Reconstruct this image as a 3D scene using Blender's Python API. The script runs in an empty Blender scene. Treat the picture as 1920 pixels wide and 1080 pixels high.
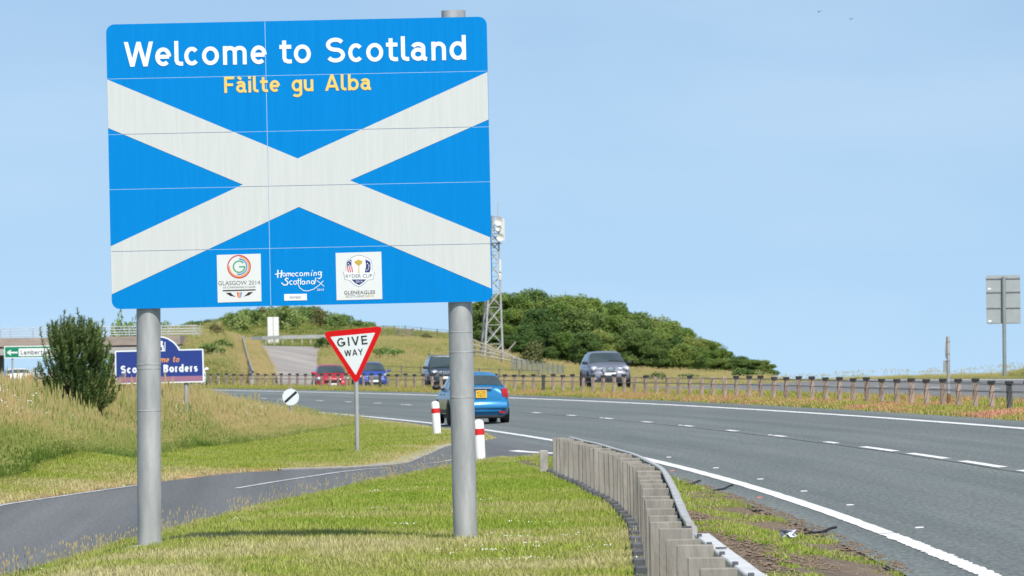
import bpy, bmesh, math, random
import numpy as np
from mathutils import Vector, Matrix

SC = bpy.context.scene
COL = SC.collection
R = math.radians

# ------------------------------------------------------------------ camera, world, sun, exposure
F = 10500.0                    # focal length in pixels of a 1920 wide picture
CAMZ = 1.85
PITCH = math.atan(130 / F)
ROLL = R(-0.85)
cd = bpy.data.cameras.new('camera')
cam = bpy.data.objects.new('camera', cd)
COL.objects.link(cam)
cd.sensor_width = 36.0
cd.lens = F / 1920 * 36.0
cd.clip_start = 1.0
cd.clip_end = 30000.0
CROT = Matrix.Rotation(R(90) + PITCH, 4, 'X') @ Matrix.Rotation(ROLL, 4, 'Z')
cam.matrix_world = Matrix.Translation((0, 0, CAMZ)) @ CROT
cd.dof.use_dof = True
cd.dof.focus_distance = 56.0
cd.dof.aperture_fstop = 12.5
SC.camera = cam

SUN_EL, SUN_AZ = R(50), R(21)          # azimuth measured to the right of straight behind the camera
sdir = Vector((math.sin(SUN_AZ) * math.cos(SUN_EL), -math.cos(SUN_AZ) * math.cos(SUN_EL), math.sin(SUN_EL)))
world = bpy.data.worlds.new('World')
SC.world = world
world.use_nodes = True
nt = world.node_tree
nt.nodes.clear()
wo = nt.nodes.new('ShaderNodeOutputWorld')
bg = nt.nodes.new('ShaderNodeBackground')
sky = nt.nodes.new('ShaderNodeTexSky')
sky.sky_type = 'NISHITA'
sky.sun_disc = False
sky.sun_elevation = SUN_EL
sky.sun_rotation = math.atan2(sdir.x, sdir.y)
sky.air_density = 1.0
sky.dust_density = 0.35
sky.ozone_density = 0.6
tc = nt.nodes.new('ShaderNodeTexCoord')
vm = nt.nodes.new('ShaderNodeVectorMath'); vm.operation = 'MULTIPLY_ADD'
vm.inputs[1].default_value = (1, 1, 0.80)
vm.inputs[2].default_value = (0, 0, 0.19)
vn_ = nt.nodes.new('ShaderNodeVectorMath'); vn_.operation = 'NORMALIZE'
# thin high haze: very soft streaks all over the sky
wn = nt.nodes.new('ShaderNodeTexNoise'); wn.inputs['Scale'].default_value = 9.0; wn.inputs['Detail'].default_value = 4.0
wmap = nt.nodes.new('ShaderNodeMapping'); wmap.inputs['Scale'].default_value = (1.0, 1.0, 4.0)
wr = nt.nodes.new('ShaderNodeMapRange')
wr.inputs['From Min'].default_value = 0.42; wr.inputs['From Max'].default_value = 0.75
wr.inputs['To Min'].default_value = 0.0; wr.inputs['To Max'].default_value = 0.14
wmix = nt.nodes.new('ShaderNodeMix'); wmix.data_type = 'RGBA'
wmix.inputs[7].default_value = (6.2, 6.9, 7.4, 1)
nt.links.new(tc.outputs['Generated'], wmap.inputs['Vector'])
nt.links.new(wmap.outputs[0], wn.inputs['Vector'])
nt.links.new(wn.outputs['Fac'], wr.inputs['Value'])
nt.links.new(wr.outputs[0], wmix.inputs[0])
nt.links.new(tc.outputs['Generated'], vm.inputs[0])
nt.links.new(vm.outputs[0], vn_.inputs[0])
nt.links.new(vn_.outputs[0], sky.inputs['Vector'])
tint_ = nt.nodes.new('ShaderNodeMix'); tint_.data_type = 'RGBA'; tint_.blend_type = 'MULTIPLY'; tint_.inputs[0].default_value = 1.0
tint_.inputs[7].default_value = (1.0, 1.012, 0.98, 1)
nt.links.new(sky.outputs[0], tint_.inputs[6])
nt.links.new(tint_.outputs[2], wmix.inputs[6])
nt.links.new(wmix.outputs[2], bg.inputs['Color'])
bg.inputs['Strength'].default_value = 0.115
nt.links.new(bg.outputs[0], wo.inputs['Surface'])

sl = bpy.data.lights.new('sun', 'SUN')
sl.energy = 3.9
sl.angle = R(0.5)
sl.color = (1.0, 0.955, 0.88)
so = bpy.data.objects.new('sun', sl)
COL.objects.link(so)
so.rotation_euler = sdir.to_track_quat('Z', 'Y').to_euler()
so.location = sdir * 300

SC.view_settings.view_transform = 'Standard'
SC.view_settings.look = 'None'
SC.view_settings.gamma = 1.0
SC.view_settings.use_curve_mapping = False
SC.view_settings.exposure = 0.43
SC.render.engine = 'CYCLES'
SC.cycles.use_denoising = True
SC.cycles.max_bounces = 6
SC.cycles.transparent_max_bounces = 4

# ------------------------------------------------------------------ helpers
C3 = CROT.to_3x3()

def P(px, py, d):
    """The point seen at a pixel of the 1920 x 1080 picture at depth d (metres north of the camera)."""
    v = C3 @ Vector(((px - 960) / F, -(py - 540) / F, -1.0))
    k = d / v.y
    return Vector((v.x * k, d, CAMZ + v.z * k))

def link(o, parent=None):
    COL.objects.link(o)
    if parent is not None:
        o.parent = parent
    return o

def wloc(o):
    v = Vector((0, 0, 0))
    while o is not None:
        v += Vector(o.location)
        o = o.parent
    return v

def props(o, label=None, cat=None, group=None, kind=None):
    if label: o['label'] = label
    if cat: o['category'] = cat
    if group: o['group'] = group
    if kind: o['kind'] = kind
    return o

def empty(name, loc, label, cat, group=None, rz=0.0):
    o = bpy.data.objects.new(name, None)
    o.empty_display_size = 0.3
    COL.objects.link(o)
    o.location = loc
    o.rotation_euler = (0, 0, rz)
    return props(o, label, cat, group)

class MB:
    """Collects geometry; build() links it as one mesh object."""
    def __init__(self):
        self.v = []; self.f = []
    def add(self, vs, fs):
        b = len(self.v)
        self.v.extend([tuple(x) for x in vs])
        self.f.extend([tuple(i + b for i in f) for f in fs])
        return self
    def box(self, c, s, rot=None):
        c = Vector(c); h = Vector(s) / 2
        pts = [Vector((x * h.x, y * h.y, z * h.z)) for x in (-1, 1) for y in (-1, 1) for z in (-1, 1)]
        if rot is not None:
            pts = [rot @ p for p in pts]
        return self.add([p + c for p in pts], [(0, 1, 3, 2), (4, 6, 7, 5), (0, 4, 5, 1), (2, 3, 7, 6), (0, 2, 6, 4), (1, 5, 7, 3)])
    def bbox(self, c, s, bev=0.02, rot=None):
        """box with chamfered vertical and top edges"""
        c = Vector(c); hx, hy, hz = s[0] / 2, s[1] / 2, s[2] / 2
        b = min(bev, hx * .9, hy * .9)
        def ring(z, k):
            x, y = hx - k, hy - k
            return [(-x + b, -y, z), (x - b, -y, z), (x, -y + b, z), (x, y - b, z), (x - b, y, z), (-x + b, y, z), (-x, y - b, z), (-x, -y + b, z)]
        pts = ring(-hz, 0) + ring(hz - b, 0) + ring(hz, b * .8)
        fs = [tuple(range(7, -1, -1)), tuple(range(16, 24))]
        for k in (0, 8):
            for i in range(8):
                j = (i + 1) % 8
                fs.append((k + i, k + j, k + 8 + j, k + 8 + i))
        pts = [Vector(p) for p in pts]
        if rot is not None: pts = [rot @ p for p in pts]
        return self.add([p + c for p in pts], fs)
    def tube(self, path, r, seg=8, cap=True, r2=None):
        path = [Vector(p) for p in path]
        n = len(path); rings = []
        for i, p in enumerate(path):
            t = (path[min(i + 1, n - 1)] - path[max(i - 1, 0)])
            t = t.normalized() if t.length > 1e-9 else Vector((0, 0, 1))
            a = Vector((0, 0, 1)) if abs(t.z) < .9 else Vector((1, 0, 0))
            u = t.cross(a).normalized(); w = t.cross(u).normalized()
            rr = r if r2 is None else r + (r2 - r) * i / max(1, n - 1)
            rings.append([p + (u * math.cos(2 * math.pi * k / seg) + w * math.sin(2 * math.pi * k / seg)) * rr for k in range(seg)])
        vs = [q for rg in rings for q in rg]
        fs = []
        for i in range(n - 1):
            for k in range(seg):
                k2 = (k + 1) % seg
                fs.append((i * seg + k, i * seg + k2, (i + 1) * seg + k2, (i + 1) * seg + k))
        if cap:
            fs.append(tuple(range(seg - 1, -1, -1)))
            fs.append(tuple((n - 1) * seg + k for k in range(seg)))
        return self.add(vs, fs)
    def lathe(self, prof, axis_o, seg=16, axis='Z'):
        """prof: (radius, height) from bottom to top"""
        o = Vector(axis_o); vs = []; fs = []
        for r, h in prof:
            for k in range(seg):
                a = 2 * math.pi * k / seg
                if axis == 'Z': vs.append(o + Vector((r * math.cos(a), r * math.sin(a), h)))
                elif axis == 'X': vs.append(o + Vector((h, r * math.cos(a), r * math.sin(a))))
                else: vs.append(o + Vector((r * math.cos(a), h, r * math.sin(a))))
        for i in range(len(prof) - 1):
            for k in range(seg):
                k2 = (k + 1) % seg
                fs.append((i * seg + k, i * seg + k2, (i + 1) * seg + k2, (i + 1) * seg + k))
        if prof[0][0] > 1e-6: fs.append(tuple(range(seg - 1, -1, -1)))
        if prof[-1][0] > 1e-6: fs.append(tuple((len(prof) - 1) * seg + k for k in range(seg)))
        return self.add(vs, fs)
    def sphere(self, c, rad, nu=12, nv=8):
        c = Vector(c); vs = []; fs = []
        for i in range(nv + 1):
            t = math.pi * i / nv
            for k in range(nu):
                a = 2 * math.pi * k / nu
                vs.append(c + Vector((rad[0] * math.sin(t) * math.cos(a), rad[1] * math.sin(t) * math.sin(a), rad[2] * math.cos(t))))
        for i in range(nv):
            for k in range(nu):
                k2 = (k + 1) % nu
                fs.append((i * nu + k, (i + 1) * nu + k, (i + 1) * nu + k2, i * nu + k2))
        return self.add(vs, fs)
    def poly(self, pts):
        return self.add(pts, [tuple(range(len(pts)))])
    def prism(self, fr, pts2, n0, n1):
        """polygon pts2 in frame fr, extruded between normal offsets n0 (front) and n1 (back)"""
        k = len(pts2)
        vs = [fr(a, b, n0) for a, b in pts2] + [fr(a, b, n1) for a, b in pts2]
        fs = [tuple(range(k)), tuple(range(2 * k - 1, k - 1, -1))] + [(i, i + k, (i + 1) % k + k, (i + 1) % k) for i in range(k)]
        return self.add(vs, fs)
    def build(self, name, m, parent=None, world=True, smooth=False, normals=True):
        me = bpy.data.meshes.new(name)
        off = wloc(parent) if (parent is not None and world) else Vector((0, 0, 0))
        me.from_pydata([(v[0] - off.x, v[1] - off.y, v[2] - off.z) for v in self.v], [], self.f)
        if normals:
            bm = bmesh.new(); bm.from_mesh(me)
            bmesh.ops.recalc_face_normals(bm, faces=bm.faces)
            bm.to_mesh(me); bm.free()
        if smooth:
            me.polygons.foreach_set('use_smooth', [True] * len(me.polygons))
            if smooth != 'all':
                try: me.set_sharp_from_angle(angle=R(40))
                except Exception: pass
        if m is not None: me.materials.append(m)
        o = bpy.data.objects.new(name, me)
        return link(o, parent)

def node(t, kind, **kw):
    n = t.nodes.new(kind)
    for k, v in kw.items(): setattr(n, k, v)
    return n

def mat(name, col, rough=0.6, metal=0.0, var=0.12, scale=3.0, detail=4.0, bump=0.0, bscale=60.0, spec=0.5, col2=None, coat=0.0, stretch=None, emit=None, vary=0.0):
    m = bpy.data.materials.new(name)
    m.use_nodes = True
    t = m.node_tree
    b = t.nodes['Principled BSDF']
    b.inputs['Roughness'].default_value = rough
    b.inputs['Metallic'].default_value = metal
    b.inputs['Specular IOR Level'].default_value = spec
    if coat:
        b.inputs['Coat Weight'].default_value = coat
        b.inputs['Coat Roughness'].default_value = 0.06
    tcn = node(t, 'ShaderNodeTexCoord')
    vec = tcn.outputs['Object']
    oi = node(t, 'ShaderNodeObjectInfo')
    ofs = node(t, 'ShaderNodeVectorMath', operation='MULTIPLY_ADD')      # every copy gets its own stains
    ofs.inputs[1].default_value = (31, 17, 23); t.links.new(oi.outputs['Random'], ofs.inputs[0]); t.links.new(vec, ofs.inputs[2]); vec = ofs.outputs[0]
    if stretch:
        mp = node(t, 'ShaderNodeMapping'); mp.inputs['Scale'].default_value = stretch
        t.links.new(vec, mp.inputs[0]); vec = mp.outputs[0]
    nz = node(t, 'ShaderNodeTexNoise'); nz.inputs['Scale'].default_value = scale; nz.inputs['Detail'].default_value = detail
    nz.inputs['Roughness'].default_value = 0.6
    t.links.new(vec, nz.inputs['Vector'])
    mr = node(t, 'ShaderNodeMapRange'); mr.inputs['From Min'].default_value = .3; mr.inputs['From Max'].default_value = .7
    t.links.new(nz.outputs['Fac'], mr.inputs['Value'])
    mx = node(t, 'ShaderNodeMix', data_type='RGBA')
    c1 = tuple(max(0, c * (1 - var)) for c in col)
    c2 = tuple(min(1, c * (1 + var)) for c in col) if col2 is None else col2
    mx.inputs[6].default_value = (*c1, 1); mx.inputs[7].default_value = (*c2, 1)
    t.links.new(mr.outputs[0], mx.inputs[0])
    col_out = mx.outputs[2]
    if vary:
        rr = node(t, 'ShaderNodeMapRange'); rr.inputs['To Min'].default_value = 1 - vary; rr.inputs['To Max'].default_value = 1 + vary
        t.links.new(oi.outputs['Random'], rr.inputs[0])
        vx = node(t, 'ShaderNodeMix', data_type='RGBA', blend_type='MULTIPLY'); vx.inputs[0].default_value = 1
        t.links.new(col_out, vx.inputs[6]); t.links.new(rr.outputs[0], vx.inputs[7]); col_out = vx.outputs[2]
    t.links.new(col_out, b.inputs['Base Color'])
    if bump:
        n2 = node(t, 'ShaderNodeTexNoise'); n2.inputs['Scale'].default_value = bscale; n2.inputs['Detail'].default_value = 3
        t.links.new(vec, n2.inputs['Vector'])
        bp = node(t, 'ShaderNodeBump'); bp.inputs['Strength'].default_value = bump; bp.inputs['Distance'].default_value = 0.02
        t.links.new(n2.outputs['Fac'], bp.inputs['Height'])
        t.links.new(bp.outputs[0], b.inputs['Normal'])
    return m

def vnoise(x, y, scale, seed=0):
    """smooth value noise in 0..1 on numpy arrays"""
    x = np.asarray(x, float) / scale; y = np.asarray(y, float) / scale
    xi = np.floor(x).astype(np.int64); yi = np.floor(y).astype(np.int64)
    fx = x - xi; fy = y - yi
    fx = fx * fx * (3 - 2 * fx); fy = fy * fy * (3 - 2 * fy)
    def h(a, b):
        n = (a * 374761393 + b * 668265263 + seed * 974634577) & 0x7fffffff
        n = ((n ^ (n >> 13)) * 1274126177) & 0x7fffffff
        return ((n ^ (n >> 16)) & 0xffff) / 65535.0
    return (h(xi, yi) * (1 - fx) + h(xi + 1, yi) * fx) * (1 - fy) + (h(xi, yi + 1) * (1 - fx) + h(xi + 1, yi + 1) * fx) * fy

def fbm(x, y, scale, seed=0):
    return .55 * vnoise(x, y, scale, seed) + .3 * vnoise(x, y, scale / 2.3, seed + 1) + .15 * vnoise(x, y, scale / 5.1, seed + 2)

# ------------------------------------------------------------------ lie of the land
def sst(a, b, t):
    t = np.clip((np.asarray(t, float) - a) / (b - a), 0, 1)
    return t * t * (3 - 2 * t)

def tab(d, pts):
    return np.interp(d, [p[0] for p in pts], [p[1] for p in pts])

def xL(d):
    """left edge line of the near carriageway: a 1150 m left-hand curve, straight after 300 m"""
    d = np.asarray(d, float)
    dd = np.minimum(d, 300.0)
    return 3.9 - (dd - 40) ** 2 / 2300.0 - np.maximum(d - 300.0, 0) * 260.0 / 1150.0

def xslope(d):
    return -(np.minimum(np.asarray(d, float), 300.0) - 40) / 1150.0

def U(x, d):
    return (x - xL(d)) / np.sqrt(1 + xslope(d) ** 2)

def X(u, d):
    return xL(d) + u * np.sqrt(1 + xslope(d) ** 2)

SLIP_L = [(0, -12), (40, -10.3), (60, -9), (81, -7.44), (90, -6.1), (97, -4.7), (103, -3.05), (110, -2.1), (124.5, -1.54), (130, -.6), (134, -.02)]
SLIP_R = [(0, -7.5), (30, -6.4), (50, -5.4), (65, -4.6), (78, -3.5), (88, -2.4), (97, -1.2), (104, -.2), (110, 1.0), (111, 9)]
SLIP_Z = [(0, -.36), (60, -.28), (80, -.17), (100, -.04), (115, 0)]
ISLAND_Z = [(0, .06), (38, .13), (50, .19), (60, .14), (80, .05), (100, -.03), (120, -.04)]
MOWN_X = [(60, -11.5), (80, -8.6), (89, -8.1), (105, -7.7), (123, -7.6), (147, -5.2), (158, -4.4), (175, -6.0), (210, -9.8), (300, -27)]
ZN = [(0, .6), (132, .6), (201, .567), (244, .45), (300, .1), (340, 0), (410, -2.3), (600, -4), (900, -8)]
ZF = [(0, .95), (171, .954), (202, .87), (244, .43), (300, .06), (340, 0), (410, -2.3), (600, -4), (900, -8)]
ZR = [(0, .0), (320, 0), (345, -.05), (410, -2.3), (600, -4), (900, -8)]
RIDGE_A = [(230, 664), (300, 638), (340, 626), (380, 625), (430, 634), (475, 650), (620, 653), (720, 641), (850, 646), (905, 655), (960, 672), (1000, 682), (1070, 692), (1200, 699), (1400, 706), (1500, 712)]
RIDGE = [(230, 640), (300, 627), (380, 618), (440, 610), (500, 608), (600, 612), (700, 620), (800, 628), (850, 634), (905, 648), (960, 668), (1000, 680), (1070, 690), (1200, 697), (1400, 705), (1500, 712)]

def sR(d): return np.minimum(tab(d, SLIP_R), xL(d) - .6)

def gz(x, d):
    x = np.asarray(x, float); d = np.asarray(d, float)
    u = U(x, d)
    c = 960 + F * x / np.maximum(d, 1)
    zr = tab(d, ZR); zn = tab(d, ZN); zf = tab(d, ZF)
    # carriageways, reserve
    z = zr + .053 * np.clip(u, -1e3, 8.3)
    far = sst(300, 340, d)
    zres = (zr + .53) * (1 - far) + zr * far
    z = np.where(u > 7.4, zr + .053 * 7.4 + (zres - zr - .053 * 7.4) * sst(7.4, 9.4, u), z)
    z = np.where(u > 9.4, zres + (zn - zres) * sst(10.6, 11.5, u), z)
    z = np.where(u > 11.5, zn + (zf - zn) * np.clip((u - 11.5) / 8.4, 0, 1), z)
    # right of the far carriageway
    crest = zf + .05 * sst(19.9, 22, u) + .55 * sst(1868, 2000, c) * sst(20.6, 23.5, u) * (1 - sst(205, 240, d))
    fall = crest - .05 * np.maximum(u - 24, 0)
    ry = tab(c, RIDGE)
    zridge = CAMZ + (670 - .0148 * (c - 960) - ry) * 490 / F
    zroad = CAMZ + (670 - .0148 * (c - 960) - tab(c, RIDGE_A)) * 455 / F
    hill = crest + (zroad - crest) * sst(303, 455, d) + (zridge - zroad) * sst(466, 492, d)
    hill = np.where(d > 560, zridge - .03 * (d - 560), hill)
    hf = np.minimum(sst(20.4, 25.5, u), sst(215, 300, c)) * (1 - sst(1420, 1560, c))
    right = fall + (hill - fall) * hf
    z = np.where(u > 19.9, right, z)
    # left of the near carriageway
    sl_ = tab(d, SLIP_L); sr_ = sR(d)
    plane = zr + .053 * u
    slz = tab(d, SLIP_Z) * (1 - sst(95, 112, d)) + plane * sst(95, 112, d)
    isl = tab(d, ISLAND_Z) * sst(0, 2.4, x - sr_) + slz * (1 - sst(0, 2.4, x - sr_))
    isl = plane + (isl - plane) * sst(.6, 2.0, -u)
    t = sl_ - x
    t = np.where(d < 134, t, np.maximum(-u - .6, 0))
    mound = .78 * sst(5.5, 12.0, -x - np.maximum(d - 150, 0) * .06) * (1 - sst(170, 270, d)) * sst(60, 95, d)
    verge = np.where(d < 134, slz, plane) + .06 * sst(0, 1.0, t) + .03 * np.clip(t, 0, 4) + mound * sst(.5, 4, t)
    verge = np.where(d > 300, zr - .03 * np.clip(-u - 1, 0, 30), verge)
    left = np.where(x > sr_, isl, np.where(x > sl_, slz, verge))
    left = np.where(d >= 134, verge, left)
    z = np.where(u < -.6, left, z)
    # beyond everything the land falls away to the sea
    z = np.where(d > 700, np.minimum(z, -2 - .018 * (d - 700)), z)
    return np.maximum(z, -58)

def on_asphalt(x, d):
    """True where a road surface lies, so that the ground sheet is lowered under it"""
    u = U(x, d)
    a = (u > -.6) & (u < 8.3)
    a |= (u > 11.5) & (u < 19.9)
    a |= (d < 134) & (x > tab(d, SLIP_L)) & (x < sR(d))
    return a & (d < 640)

def gp(x, d, h=0.0):
    return Vector((float(x), float(d), float(gz(x, d)) + h))

# slip road that climbs the hill behind: (depth, centre, width)
HILL_ROAD = [(300, -11.0, 4.0), (318, -11.2, 4.0), (340, -12.4, 3.6), (370, -14.1, 3.0), (400, -15.6, 3.2), (430, -17.0, 4.1), (445, -17.6, 4.8), (458, -17.8, 5.6)]
hd = np.arange(300, 459, 2.0)
hx = np.interp(hd, [p[0] for p in HILL_ROAD], [p[1] for p in HILL_ROAD])
hw = np.interp(hd, [p[0] for p in HILL_ROAD], [p[2] for p in HILL_ROAD])
hx = np.convolve(np.pad(hx, 3, mode='edge'), np.ones(7) / 7, 'valid'); 

def on_hill_road(x, d, pad=0.0):
    a = (d < 459) & (d > 299) & (np.abs(x - np.interp(d, hd, hx)) < np.interp(d, hd, hw) / 2 + pad)
    return a | ((d > 453.5 - pad) & (d < 466 + pad) & (x > -20.3 - pad) & (x < -14.4 + pad))

# ------------------------------------------------------------------ ground sheet
def grid_mesh(name, X_, D_, Z_, m, cols=None):
    n, k = X_.shape
    v = np.stack([X_, D_, Z_], -1).reshape(-1, 3)
    idx = np.arange(n * k).reshape(n, k)
    q = np.stack([idx[:-1, :-1], idx[:-1, 1:], idx[1:, 1:], idx[1:, :-1]], -1).reshape(-1, 4)
    me = bpy.data.meshes.new(name)
    me.vertices.add(len(v)); me.vertices.foreach_set('co', v.ravel())
    me.loops.add(q.size); me.loops.foreach_set('vertex_index', q.ravel().astype(np.int32))
    me.polygons.add(len(q)); me.polygons.foreach_set('loop_start', np.arange(0, q.size, 4, dtype=np.int32))
    me.polygons.foreach_set('use_smooth', np.ones(len(q), bool))
    me.update(calc_edges=True)
    if cols is not None:
        ca = me.color_attributes.new('soil', 'FLOAT_COLOR', 'POINT')
        c4 = np.concatenate([cols.reshape(-1, 3), np.ones((len(v), 1))], 1)
        ca.data.foreach_set('color', c4.ravel())
    me.materials.append(m)
    o = bpy.data.objects.new(name, me)
    return link(o)

def ground_mat():
    m = bpy.data.materials.new('ground'); m.use_nodes = True
    t = m.node_tree; b = t.nodes['Principled BSDF']; b.inputs['Roughness'].default_value = .95; b.inputs['Specular IOR Level'].default_value = .1
    a = node(t, 'ShaderNodeAttribute', attribute_name='soil')
    tcn = node(t, 'ShaderNodeTexCoord')
    n1 = node(t, 'ShaderNodeTexNoise'); n1.inputs['Scale'].default_value = 2.2; n1.inputs['Detail'].default_value = 8; n1.inputs['Roughness'].default_value = .7
    t.links.new(tcn.outputs['Object'], n1.inputs['Vector'])
    mr = node(t, 'ShaderNodeMapRange'); mr.inputs['From Min'].default_value = .3; mr.inputs['From Max'].default_value = .7; mr.inputs['To Min'].default_value = .55; mr.inputs['To Max'].default_value = 1.4
    t.links.new(n1.outputs['Fac'], mr.inputs[0])
    mx = node(t, 'ShaderNodeMix', data_type='RGBA', blend_type='MULTIPLY'); mx.inputs[0].default_value = 1
    t.links.new(a.outputs['Color'], mx.inputs[6]); t.links.new(mr.outputs[0], mx.inputs[7])
    t.links.new(mx.outputs[2], b.inputs['Base Color'])
    bp = node(t, 'ShaderNodeBump'); bp.inputs['Strength'].default_value = .6; bp.inputs['Distance'].default_value = .05
    t.links.new(n1.outputs['Fac'], bp.inputs['Height']); t.links.new(bp.outputs[0], b.inputs['Normal'])
    return m

dl = np.concatenate([np.arange(4, 140, 1.0), np.arange(140, 360, 2.0), np.arange(360, 620, 5.0), np.arange(620, 1000, 25.0), np.arange(1000, 12001, 500.0)])
ul = np.concatenate([[-2500, -900, -400, -200, -120, -80, -60, -48, -40, -34], np.arange(-30, -16, 1.0), np.arange(-16, -.9, .4),
                     [-.75, -.6, -.59, 0, 2, 4, 6, 8.29, 8.3], np.arange(8.6, 11.3, .3), [11.49, 11.5, 13, 15, 17, 19.89, 19.9],
                     np.arange(20.3, 26, .5), np.arange(26, 60, 1.5), np.arange(60, 140, 4.0), [160, 200, 300, 500, 900, 2000, 5000]])
UU, DD = np.meshgrid(ul, dl)
XX = X(UU, DD)
ZZ = gz(XX, DD)
low = on_asphalt(XX, DD)
ZZ = ZZ - np.where(low, .07, 0.0) - np.where(on_hill_road(XX, DD, 1.0), .22, 0.0)
n_a = fbm(XX, DD, 2.1, 5); n_b = fbm(XX, DD, 6.0, 9)
green = np.array([.115, .135, .032]); straw = np.array([.24, .20, .085]); soil = np.array([.165, .13, .10]); red = np.array([.52, .25, .17]); tar = np.array([.1, .1, .1])
k = np.clip(n_b[..., None] * 1.6 - .3, 0, 1)
cols = green * (1 - k) + straw * k
isu = UU
res = ((isu > 8.2) & (isu < 11.6) & (DD < 330))[..., None]
cr = red * np.clip(n_a[..., None] * 2.6 - .75, 0, 1) * np.clip(1.35 - DD[..., None] / 240, .25, 1) + np.array([.30, .26, .085]) * (1 - np.clip(n_a[..., None] * 2.6 - .75, 0, 1) * np.clip(1.35 - DD[..., None] / 240, .25, 1))
cols = np.where(res, cr, cols)
edge = ((isu > -2.6) & (isu < -.5) & (DD < 104))[..., None]
cols = np.where(edge, soil * (.75 + .5 * n_a[..., None]), cols)
tt = np.where(DD < 134, tab(DD, SLIP_L) - XX, 99)
lip = ((tt > -.2) & (tt < .7))[..., None]
cols = np.where(lip, np.array([.36, .23, .125]) * (.7 + .6 * n_a[..., None]), cols)
cols = np.where(low[..., None], tar, cols)
gm = ground_mat()
ground = grid_mesh('ground', XX, DD, ZZ, gm, cols)
props(ground, 'rough grassy ground with reddish soil along the road edges', kind='structure')

sea_m = mat('sea_water', (.05, .11, .15), rough=.25, var=.1, scale=.01)
mb = MB(); mb.poly([(-14000, 600, -60), (14000, 600, -60), (14000, 13000, -60), (-14000, 13000, -60)])
sea = mb.build('sea', sea_m); props(sea, 'flat grey blue sea far below the road', kind='structure')

# ------------------------------------------------------------------ roads
def asphalt(name, c1, c2, grain=24.0, streak=(1.0, .06, 1.0), lo=.70, hi=1.32):
    m = bpy.data.materials.new(name); m.use_nodes = True
    t = m.node_tree; b = t.nodes['Principled BSDF']; b.inputs['Roughness'].default_value = .82; b.inputs['Specular IOR Level'].default_value = .28
    uv = node(t, 'ShaderNodeUVMap', uv_map='UVMap')
    mp = node(t, 'ShaderNodeMapping'); mp.inputs['Scale'].default_value = streak
    t.links.new(uv.outputs[0], mp.inputs[0])
    n1 = node(t, 'ShaderNodeTexNoise'); n1.inputs['Scale'].default_value = .9; n1.inputs['Detail'].default_value = 5; n1.inputs['Roughness'].default_value = .65
    t.links.new(mp.outputs[0], n1.inputs['Vector'])
    n2 = node(t, 'ShaderNodeTexNoise'); n2.inputs['Scale'].default_value = grain; n2.inputs['Detail'].default_value = 3
    mp2 = node(t, 'ShaderNodeMapping'); mp2.inputs['Scale'].default_value = (1, .12, 1)
    t.links.new(uv.outputs[0], mp2.inputs[0]); t.links.new(mp2.outputs[0], n2.inputs['Vector'])
    r1 = node(t, 'ShaderNodeMapRange'); r1.inputs['From Min'].default_value = .3; r1.inputs['From Max'].default_value = .7
    t.links.new(n1.outputs['Fac'], r1.inputs[0])
    mx = node(t, 'ShaderNodeMix', data_type='RGBA'); mx.inputs[6].default_value = (*c1, 1); mx.inputs[7].default_value = (*c2, 1)
    t.links.new(r1.outputs[0], mx.inputs[0])
    r2 = node(t, 'ShaderNodeMapRange'); r2.inputs['From Min'].default_value = .3; r2.inputs['From Max'].default_value = .72; r2.inputs['To Min'].default_value = lo; r2.inputs['To Max'].default_value = hi
    t.links.new(n2.outputs['Fac'], r2.inputs[0])
    m2 = node(t, 'ShaderNodeMix', data_type='RGBA', blend_type='MULTIPLY'); m2.inputs[0].default_value = 1
    t.links.new(mx.outputs[2], m2.inputs[6]); t.links.new(r2.outputs[0], m2.inputs[7])
    # polished wheel tracks and an oily middle, running along the lane
    n3 = node(t, 'ShaderNodeTexNoise'); n3.inputs['Scale'].default_value = 1.0; n3.inputs['Detail'].default_value = 6; n3.inputs['Roughness'].default_value = .6
    mp3 = node(t, 'ShaderNodeMapping'); mp3.inputs['Scale'].default_value = (1.5, .006, 1)
    t.links.new(uv.outputs[0], mp3.inputs[0]); t.links.new(mp3.outputs[0], n3.inputs['Vector'])
    r3 = node(t, 'ShaderNodeMapRange'); r3.inputs['From Min'].default_value = .3; r3.inputs['From Max'].default_value = .7; r3.inputs['To Min'].default_value = .80; r3.inputs['To Max'].default_value = 1.16
    t.links.new(n3.outputs['Fac'], r3.inputs[0])
    m3 = node(t, 'ShaderNodeMix', data_type='RGBA', blend_type='MULTIPLY'); m3.inputs[0].default_value = 1
    t.links.new(m2.outputs[2], m3.inputs[6]); t.links.new(r3.outputs[0], m3.inputs[7])
    t.links.new(m3.outputs[2], b.inputs['Base Color'])
    return m

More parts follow.
